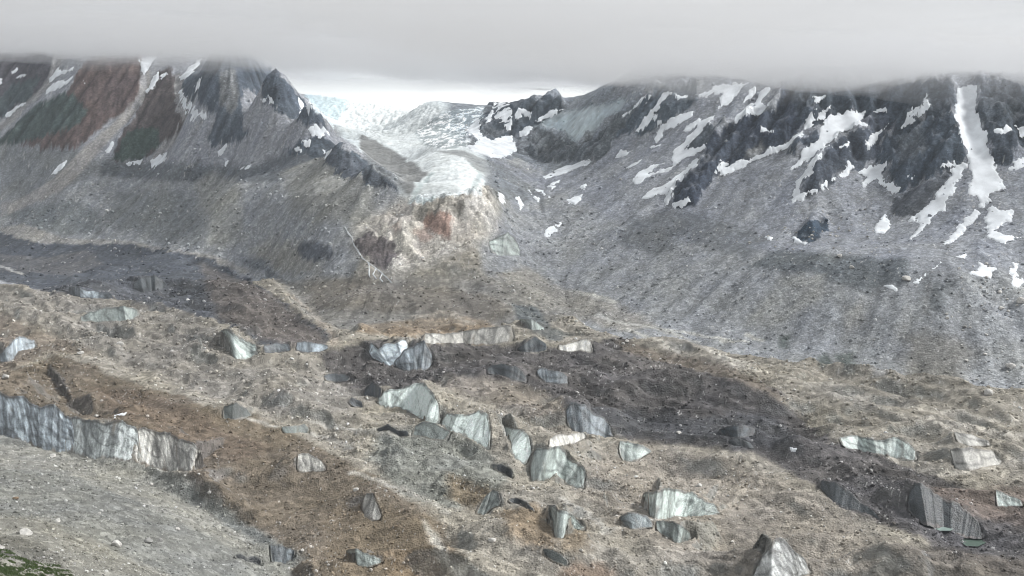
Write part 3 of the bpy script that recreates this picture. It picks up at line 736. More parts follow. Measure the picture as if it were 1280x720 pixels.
# debris-covered ice: dark bands, brown hills, grey rubble
paint('P', '-300,288 0,291 30,301 60,306 110,305 155,304 200,312 260,323 330,360 375,395 414,424 405,440 330,432 270,400 200,382 140,374 60,364 0,350 -300,340', (.066, .07, .079), 6, 30, 90)  # blue cast of distant haze mixed into the debris colour
paint('P', '250,328 330,362 375,395 410,425 400,438 330,425 270,395', (.098, .086, .078), 12, 16, 50, .9)
paint('P', '0,318 60,322 110,312 130,330 90,345 0,338', (.115, .108, .105), 10, 14, 50, .7)
line('Z5', '-20,290 40,310 90,328', (.36, .34, .31), 5, 4, 5)
paint('P', '-20,356 60,364 140,376 230,390 330,440 420,450 470,500 400,530 300,510 200,470 100,430 0,385', (.205, .192, .172), 12, 20, 50, .8)
paint('P', '405,442 470,425 540,430 620,428 700,436 770,424 830,440 900,455 960,480 1000,520 1030,550 1080,562 1130,588 1200,600 1290,640 1290,740 1230,705 1190,690 1130,662 1060,637 1010,602 960,572 900,562 860,552 800,550 760,542 715,522 680,492 600,472 545,476 480,492 440,492 420,462', (.074, .069, .068), 6, 32, 90)
paint('P', '770,424 830,440 900,455 960,480 1000,520 960,490 900,470 840,455 780,440', (.165, .14, .112), 8, 10, 40, .8)
paint('P', '700,500 760,510 860,520 960,515 1000,545 960,565 880,552 780,545 720,525', (.058, .06, .066), 10, 16, 50, .85)
paint('P', '1030,605 1100,590 1180,620 1230,660 1290,680 1290,720 1210,690 1120,655', (.062, .06, .064), 10, 14, 50, .85)
paint('P', '1150,610 1290,610 1290,665 1200,640', (.12, .095, .08), 8, 14, 40, .8)
paint('P', '1120,680 1200,690 1290,700 1290,740 1140,740', (.105, .092, .08), 8, 14, 40, .8)
paint('P', '540,475 600,470 690,498 720,525 700,540 640,512 580,495', (.185, .165, .142), 10, 14)
paint('P', '-300,395 0,392 40,408 90,428 120,445 60,440 0,470 -300,480', (.175, .145, .115), 10, 14, 40, .85)
paint('P', '-300,480 0,470 40,453 65,444 110,456 180,484 240,500 300,520 350,538 420,568 470,600 520,630 575,685 590,740 380,740 372,695 300,650 235,592 250,576 240,556 160,530 80,520 50,506 0,492 -300,500', BROWN, 5, 18, 70)
paint('P', '110,480 180,490 280,520 340,560 300,580 200,545 130,510', (.128, .098, .072), 10, 16, 40, .8)
paint('P', '240,505 320,520 380,550 340,560 280,540', (.17, .138, .098), 10, 12, 40, .8)
paint('P', '400,640 470,630 530,645 560,680 570,740 420,740', (.165, .132, .092), 10, 14, 40, .85)
paint('P', '480,690 560,680 575,705 570,740 480,740', (.195, .145, .092), 8, 10, 30, .7)
paint('P', '110,590 180,600 250,615 320,660 380,700 360,705 300,665 220,632 150,612', (.125, .134, .13), 8, 12, 40, .75)
paint('P', '470,540 540,530 600,555 640,590 620,620 560,640 500,615 460,575', (.18, .188, .17), 9, 18, 40, .85)
paint('P', '560,590 620,610 600,640 560,625', (.165, .135, .095), 7, 10)
paint('P', '620,640 670,630 700,660 690,690 650,680', (.205, .155, .10), 8, 10, 30, .85)
paint('P', '690,655 730,660 740,685 705,690', (.20, .155, .10), 8, 8, 30, .85)
paint('P', '700,710 720,700 750,702 772,715 770,740 700,740', (.165, .115, .08), 5, 10, 24, .75)
paint('P', '530,650 545,665 560,690 580,715 590,740 578,740 560,705 540,680', (.42, .40, .355), 4, 6)
paint('P', '560,470 640,475 700,500 690,520 620,500', (.22, .195, .165), 9, 12, 40, .6)
paint('P', '740,570 800,555 900,570 1000,610 1080,660 1140,690 1180,740 900,740 850,700 760,650 720,610', (.245, .218, .185), 16, 22, 60, .7)
paint('P', '900,650 960,640 1000,680 950,740 900,720', (.15, .135, .115), 12, 16, 40, .6)
paint('P', '1060,640 1130,690 1180,720 1160,740 1100,690', (.13, .122, .108), 8, 12, 40, .7)
for s, w in (('700,622 720,634 745,650 760,662', 3.5), ('440,590 470,600 520,618 560,640', 3), ('380,525 430,535 520,545', 3), ('755,665 790,655 830,648', 3), ('300,520 340,532 400,545 440,560', 3)): line('P', s, (.36, .345, .31), w, 2.5, 5, 20, .8)
# near slope: bands
paint('P', '-50,550 60,560 150,580 260,640 330,690 300,690 200,640 80,590 -50,580', (.255, .25, .222), 8, 14, 40, .8)
paint('P', '-50,640 60,650 150,690 260,740 -50,740', (.225, .215, .18), 10, 16, 40, .7)
paint('P', '-50,665 30,672 90,700 60,705 -50,685', (.15, .145, .125), 6, 10)
# snow-dusted and grey ice of the side valley
paint('Z2', '300,265 345,265 420,300 480,340 560,390 625,440 575,490 545,560 640,545 700,530 780,522 838,515 862,440 832,406 762,366 700,343 610,326 560,300 530,270 600,240 700,188 640,180 520,150 420,130 300,108 200,100 130,120 180,200 250,240', (.54, .57, .57), 3, 6)
paint('Z2', '350,280 420,310 560,390 625,440 590,470 545,530 520,500 400,420 350,330', (.165, .168, .165), 6, 8)
paint('Z2', '430,290 520,260 640,190 700,185 640,220 570,270 600,330 560,340 480,310', (.54, .57, .57), 8, 10)
line('Z2', '790,390 835,440 800,500', (.36, .40, .40), 6, 4, 4)
line('Z2', '640,540 560,550 590,490 640,440', (.40, .45, .45), 7, 5, 8)
paint('Z2', '570,270 640,220 720,185 850,170 850,215 780,250 790,330 700,340 610,325', (.25, .285, .295), 8, 14)
_sl, _w = cover(ground_poly(pts('Z2', '570,270 640,220 720,185 850,170 850,215 800,260 790,330 700,345 610,325')), 6, 8, 30)
_w = _w * sstep(-.02, .1, fbm(GX[_sl], GY[_sl] * .6, 34, 5, .72, 151))
tint[_sl] = tint[_sl] * (1 - _w[..., None]) + np.array((.78, .81, .82)) * _w[..., None]
paint('Z2', '130,130 200,105 300,100 300,180 240,230 190,180', (.40, .48, .50), 8, 14)
paint('Z2', '640,350 760,345 900,400 1000,460 1080,520 1000,560 870,520 840,440 760,370', (.155, .16, .16), 8, 12, 40, .8)
paint('Z2', '930,380 1000,380 1060,430 1020,440', (.27, .265, .255), 8, 8)

# where the ice hills are too steep to hold debris the grey ice shows; on the crags scree gathers on the gentler ledges
hr = np.gradient(H, axis=0) / np.gradient(RR)[:, None]
ha = np.gradient(H, axis=1) / (RR[:, None] * np.gradient(AZ)[None])
steep = np.hypot(boxblur(hr, 2), boxblur(ha, 2))
bare = .6 * w_ice * sstep(.6, .95, steep + .22 * fbm(GX, GY, 40, 3, .6, 121))
icet = np.clip(.20 * np.exp(.9 * fbm(flow_u, flow_v, 26, 4, .65, 123)), .05, .42)[..., None] * np.array([.93, 1.0, .97])
icet = np.minimum(icet, tint.mean(-1, keepdims=True) * 1.25 + .01)
tint = tint * (1 - .8 * bare[..., None]) + icet * .8 * bare[..., None]
ledge = sstep(3, 8, rough) * sstep(.75, .42, steep + .25 * fbm(GX, GY, 30, 3, .6, 127)) * (w_mtn > .3)
tint = tint * (1 - .4 * ledge[..., None]) + np.array((.165, .165, .17)) * .4 * ledge[..., None]
# grain: streaks down the slopes, drawn-out bands on the ice, stones
lum = np.ones((NR, NA), np.float32)
w_steep = np.clip(w_mtn + w_mor + w_bluff, 0, 1)
lum += w_steep * (.28 * ST1 + .13 * ST2)
fl1 = fbm(flow_u / 4.5, flow_v, 22, 4, .6, 40)
lum += (w_ice + w_near) * (.14 * fl1 + .14 * fbm(GX, GY, 60, 4, .6, 44))
lum += w_steep * .20 * fbm(GX, GY, 80, 4, .55, 46)
lum += (rough > 2) * (.6 * fbm(GX + 9 * fbm(GX, GY, 30, 2), GY, 44, 4, .6, 48) + .3 * ST1)
lum += (w_val + w_hang) * (.10 * fbm(GX, GY, 50, 3, .5, 49) + .42 * icefall * crev + .35 * w_hang * crev + .40 * (1 - icefall) * ridged(GX + 6 * fbm(GX, GY, 40, 2), GY * 2.2, 46, 3, .55, 141))  # crevasse troughs shaded darker in the ice colour, crests lighter
_rs = np.random.RandomState(3)
px = boxblur(_rs.randn(NR, NA), 1) * 1.6 + boxblur(_rs.randn(NR, NA), 2) * 2
lum += .09 * px * (1 - .75 * w_val)
wxx, wyy = GX + 14 * fbm(GX, GY, 50, 3, .6, 101), GY + 14 * fbm(GX, GY, 50, 3, .6, 103)
vein = lambda wl_, sd: np.clip(1 - np.abs(perlin(wxx / wl_, wyy / wl_ , sd)) * 7, 0, 1)
lum -= (w_ice + .5 * w_near) * (.22 * vein(48, 105) * sstep(-.2, .3, fbm(GX, GY, 120, 2, .5, 107)) + .08 * vein(21, 109))
lum += (w_ice + .5 * w_near) * (.18 * vein(37, 111) * sstep(-.1, .4, fbm(GX, GY, 140, 2, .5, 113)))
lum += w_steep * (.12 * vein(26, 115) * sstep(-.1, .4, fbm(GX, GY, 110, 2, .5, 117)) - .1 * vein(31, 119))
# pale stones scattered through the debris, denser in fields
field = sstep(-.1, .5, fbm(GX, GY, 130, 3, .5, 90))
stone = (_rs.rand(NR, NA) < .004 + .028 * field) & (w_val < .3) & (rough < 3)
darkw = sstep(.13, .085, tint.mean(-1)) * w_ice
lum += darkw * (.55 * ridged(flow_u / 2, flow_v, 60, 3, .5, 161) - .1 + .3 * fbm(GX, GY, 90, 3, .5, 163))  # lighter lumps and darker hollows painted in, standing in for weak relief shading
lum = np.clip(lum, .35, 1.9)
tint *= lum[..., None]
tint *= 1 + np.clip(w_mor + w_mtn, 0, 1)[..., None] * np.array([-.055, .0, .07])
hue = fbm(GX, GY, 90, 4, .6, 55)[..., None] * np.array([.05, .02, -.08])
tint *= (1 + hue * (1 - .7 * w_val[..., None]))
st = (.30 + .22 * _rs.rand(NR, NA))[..., None] * np.array([1, .985, .95])
tint = np.where((stone & (st[..., 0] > tint[..., 0]))[..., None], tint * .35 + st * .65, tint)
g_ = tint.mean(-1, keepdims=True)
k_ = (1 - np.clip(w_val + w_hang, 0, 1))[..., None]
tint = tint * (1 + .12 * k_); tint = tint * (1 - .12 * k_) + g_ * .12 * k_
tint = np.clip(tint, .012, .9).astype(np.float32)

# ------------------------------------------------------------------ materials
def new_mat(name):
    m = bpy.data.materials.new(name); m.use_nodes = True
    return m, m.node_tree.nodes, m.node_tree.links, m.node_tree.nodes['Principled BSDF']
def attr_mat(name, rough_=.95, bump=.6, scales=(.18, .7), amt=.28, spec=.15, stones=()):
    m, n, l, b = new_mat(name)
    a = n.new('ShaderNodeAttribute'); a.attribute_name = 'tint'
    geo = n.new('ShaderNodeNewGeometry')
    n1 = n.new('ShaderNodeTexNoise'); n1.inputs['Scale'].default_value = scales[0]; n1.inputs['Detail'].default_value = 6; n1.inputs['Roughness'].default_value = .68
    n2 = n.new('ShaderNodeTexVoronoi'); n2.inputs['Scale'].default_value = scales[1]
    l.new(geo.outputs['Position'], n1.inputs['Vector']); l.new(geo.outputs['Position'], n2.inputs['Vector'])
    mr = n.new('ShaderNodeMapRange'); mr.inputs['From Min'].default_value = .25; mr.inputs['From Max'].default_value = .75
    mr.inputs['To Min'].default_value = 1 - amt; mr.inputs['To Max'].default_value = 1 + amt
    l.new(n1.outputs['Fac'], mr.inputs['Value'])
    # stones: each cell its own tone, at two sizes
    tot = mr.outputs['Result']
    for sc_, am_ in stones:
        vo = n.new('ShaderNodeTexVoronoi'); vo.inputs['Scale'].default_value = sc_
        l.new(geo.outputs['Position'], vo.inputs['Vector'])
        sp = n.new('ShaderNodeSeparateColor'); l.new(vo.outputs['Color'], sp.inputs[0])
        pw = n.new('ShaderNodeMath'); pw.operation = 'POWER'; pw.inputs[1].default_value = 2.2; l.new(sp.outputs[0], pw.inputs[0])
        m2 = n.new('ShaderNodeMapRange'); m2.inputs['To Min'].default_value = 1 - am_ * .62; m2.inputs['To Max'].default_value = 1 + am_ * 1.4
        l.new(pw.outputs[0], m2.inputs['Value'])
        mu = n.new('ShaderNodeMath'); mu.operation = 'MULTIPLY'; l.new(tot, mu.inputs[0]); l.new(m2.outputs['Result'], mu.inputs[1]); tot = mu.outputs[0]
    mx = n.new('ShaderNodeVectorMath'); mx.operation = 'SCALE'
    l.new(a.outputs['Color'], mx.inputs[0]); l.new(tot, mx.inputs['Scale'])
    l.new(mx.outputs[0], b.inputs['Base Color'])
    ad = n.new('ShaderNodeMath'); ad.operation = 'SUBTRACT'
    l.new(n1.outputs['Fac'], ad.inputs[0])
    ml = n.new('ShaderNodeMath'); ml.operation = 'MULTIPLY'; ml.inputs[1].default_value = .35
    l.new(n2.outputs['Distance'], ml.inputs[0]); l.new(ml.outputs[0], ad.inputs[1])
    bp = n.new('ShaderNodeBump'); bp.inputs['Strength'].default_value = bump; bp.inputs['Distance'].default_value = 3.0
    l.new(ad.outputs[0], bp.inputs['Height']); l.new(bp.outputs[0], b.inputs['Normal'])
    b.inputs['Roughness'].default_value = rough_; b.inputs['Specular IOR Level'].default_value = spec
    return m
M_GROUND = attr_mat('debris and rock', .95, .8, (.09, .5), .2, .15, ((.16, .3),))
M_ROCK = attr_mat('mountain rock and scree', .95, .8, (.1, .3), .16, .15, ((.3, .3), (.12, .16)))
M_ICE = attr_mat('bare ice', .5, .6, (.05, .12), .3, .4)
M_CLIFF = attr_mat('dirty cliff ice', .42, .4, (.25, .8), .2, .45)

def plain_mat(name, col, rough_=.9, spec=.2, vary=.15, scale=.5, bump=.3):
    m, n, l, b = new_mat(name)
    geo = n.new('ShaderNodeNewGeometry')
    no = n.new('ShaderNodeTexNoise'); no.inputs['Scale'].default_value = scale; no.inputs['Detail'].default_value = 5
    l.new(geo.outputs['Position'], no.inputs['Vector'])
    cr = n.new('ShaderNodeValToRGB')
    cr.color_ramp.elements[0].position = .3; cr.color_ramp.elements[1].position = .7
    cr.color_ramp.elements[0].color = (*[c * (1 - vary) for c in col], 1); cr.color_ramp.elements[1].color = (*[min(.92, c * (1 + vary)) for c in col], 1)
    l.new(no.outputs['Fac'], cr.inputs['Fac']); l.new(cr.outputs[0], b.inputs['Base Color'])
    bp = n.new('ShaderNodeBump'); bp.inputs['Strength'].default_value = bump; bp.inputs['Distance'].default_value = 1
    l.new(no.outputs['Fac'], bp.inputs['Height']); l.new(bp.outputs[0], b.inputs['Normal'])
    b.inputs['Roughness'].default_value = rough_; b.inputs['Specular IOR Level'].default_value = spec
    return m
M_SNOW = plain_mat('old snow', (.70, .73, .76), .7, .2, .2, .03, .5)
M_DIRTY = plain_mat('dirty snow', (.62, .65, .66), .75, .2, .18, .12, .3)

def mesh_obj(name, co, quads, mat=None, attr=None, smooth=True, parent=None):
    me = bpy.data.meshes.new(name)
    co = np.asarray(co, np.float32); quads = np.asarray(quads)
    k = quads.shape[1]
    me.vertices.add(len(co)); me.vertices.foreach_set('co', co.ravel())
    me.loops.add(quads.size); me.loops.foreach_set('vertex_index', quads.ravel().astype(np.int32))
    me.polygons.add(len(quads)); me.polygons.foreach_set('loop_start', np.arange(0, quads.size, k, dtype=np.int32))
    me.polygons.foreach_set('use_smooth', np.full(len(quads), smooth))
    me.update(calc_edges=True)
    if attr is not None:
        at = me.attributes.new('tint', 'FLOAT_COLOR', 'POINT')
        at.data.foreach_set('color', np.concatenate([attr, np.ones((len(attr), 1))], 1).astype(np.float32).ravel())
    if mat: me.materials.append(mat)
    o = bpy.data.objects.new(name, me); COL.objects.link(o); o.parent = parent
    return o

# ------------------------------------------------------------------ the land, one sheet per kind, edges shared
co_all = np.stack([GX, GY, H], -1).reshape(-1, 3)
ti_all = tint.reshape(-1, 3)
idx = np.arange(NR * NA).reshape(NR, NA)
quads_all = np.stack([idx[:-1, :-1], idx[:-1, 1:], idx[1:, 1:], idx[1:, :-1]], -1).reshape(-1, 4)
cell = LID[:-1, :-1].ravel()
for lid, name in enumerate(LANDS):
    q = quads_all[cell == lid]
    if not len(q): continue
    used, inv = np.unique(q, return_inverse=True)
    o = mesh_obj(name, co_all[used], inv.reshape(-1, 4), M_ICE if lid in (6, 8) else M_ROCK if lid in (2, 3, 5, 7, 9, 10) else M_GROUND, ti_all[used])
    o['kind'] = 'structure'

# ------------------------------------------------------------------ ice cliff faces
rs_dirt = np.random.RandomState(5)
for n_, B3, C3, ft, cr in cliff_jobs:
    sh, a, b, br, con, tn_, ang, lab = CLIFFS[n_]
    n = len(B3)
    C3 = C3.copy(); hpx = float(np.abs(ft[:, 1] - cr[:, 1]).mean())
    m = int(np.clip(hpx * 1.6, 10, 80))
    t = np.linspace(-.12, 1.0, m)[:, None, None]             # runs a little below the foot
    G = B3[None] * (1 - t) + C3[None] * t
    out = (B3 - C3); out[:, 2] = 0; out /= (np.hypot(out[:, 0], out[:, 1])[:, None] + 1e-6)
    wid = np.concatenate([[0], np.cumsum(np.hypot(*np.diff(B3[:, :2] * .5 + C3[:, :2] * .5, axis=0).T))])[None]
    hgt = np.hypot(B3[:, 2] - C3[:, 2], np.hypot(*(B3 - C3)[:, :2].T)).mean() * np.linspace(0, 1, m)[:, None]
    s_ = wid + hgt * (-.5 + 1.5 * ((n_ * .618) % 1)) + 2.5 * fbm(wid + 0 * hgt, hgt + 0 * wid, 30, 2, .5, n_)
    pxm = float(np.median(B3[:, 1])) / 983
    flute = .6 * fbm(s_, hgt * .3 + 0 * s_, 8 * max(1, pxm), 3, .6, n_ + 2) + 1.6 * fbm(wid + 0 * hgt, hgt + 0 * wid, 28 * max(1, pxm), 3, .55, n_ + 6)
    flute = flute * (1 if br > .1 else .35)
    edge = np.minimum(1, np.linspace(0, 1, m)[:, None] * 6) * np.minimum(1, (1 - np.linspace(0, 1, m)[:, None]) * 5)
    G = G + out[None] * ((.5 + .25 * pxm) + (1.1 * pxm * flute * edge)[..., None])
    G[-1] = C3 - out * .6; G[-1, :, 2] += .15
    s2_ = s_ + 2.5 * pxm * fbm(wid + 0 * hgt, hgt + 0 * wid, 9 * pxm, 3, .6, n_ + 8)
    strk = fbm(s2_, hgt * .32 + 0 * s_, 7 * pxm, 5, .72, n_ + 9) + .5 * fbm(s_, hgt * .10 + 0 * s_, 26 * pxm, 2, .5, n_ + 19)
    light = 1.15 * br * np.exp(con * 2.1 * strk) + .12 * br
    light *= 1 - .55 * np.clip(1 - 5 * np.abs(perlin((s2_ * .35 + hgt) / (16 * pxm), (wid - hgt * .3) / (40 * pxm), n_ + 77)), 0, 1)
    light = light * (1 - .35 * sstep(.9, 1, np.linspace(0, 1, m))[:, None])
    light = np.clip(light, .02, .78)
    colr = light[..., None] * np.array(tn_)
    # the debris around it washes over the margins; dark wet dirt hangs under the crest
    tv = np.linspace(0, 1, m)[:, None]; sv = np.linspace(0, 1, n)[None]
    marg = .75 * sstep(.22, 0, tv) + .45 * sstep(.9, 1.0, tv) + .8 * sstep(.09, 0, np.minimum(sv, 1 - sv))
    dirt = sstep(.22, .62, fbm(s2_, hgt * .4, 20 * pxm, 4, .65, n_ + 29) + marg)
    local = np.stack([sample(C3[:, 0] * 1.006, C3[:, 1] * 1.006, tint[..., q]) for q in range(3)], -1)[None] * (.75 + .3 * rs_dirt.rand(m, n))[..., None]
    colr = colr * (1 - .85 * dirt[..., None]) + local * .85 * dirt[..., None]
    colr *= (1 + .09 * rs_dirt.randn(m, n))[..., None].clip(.5, 1.5)
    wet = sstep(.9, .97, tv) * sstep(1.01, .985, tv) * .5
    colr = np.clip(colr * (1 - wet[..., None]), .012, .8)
    ii = np.arange(m * n).reshape(m, n)
    q = np.stack([ii[:-1, :-1], ii[:-1, 1:], ii[1:, 1:], ii[1:, :-1]], -1).reshape(-1, 4)
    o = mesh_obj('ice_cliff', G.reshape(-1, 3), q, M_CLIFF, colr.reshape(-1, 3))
    o['label'] = lab; o['category'] = 'ice cliff'; o['group'] = 'ice cliffs on the debris-covered glacier'
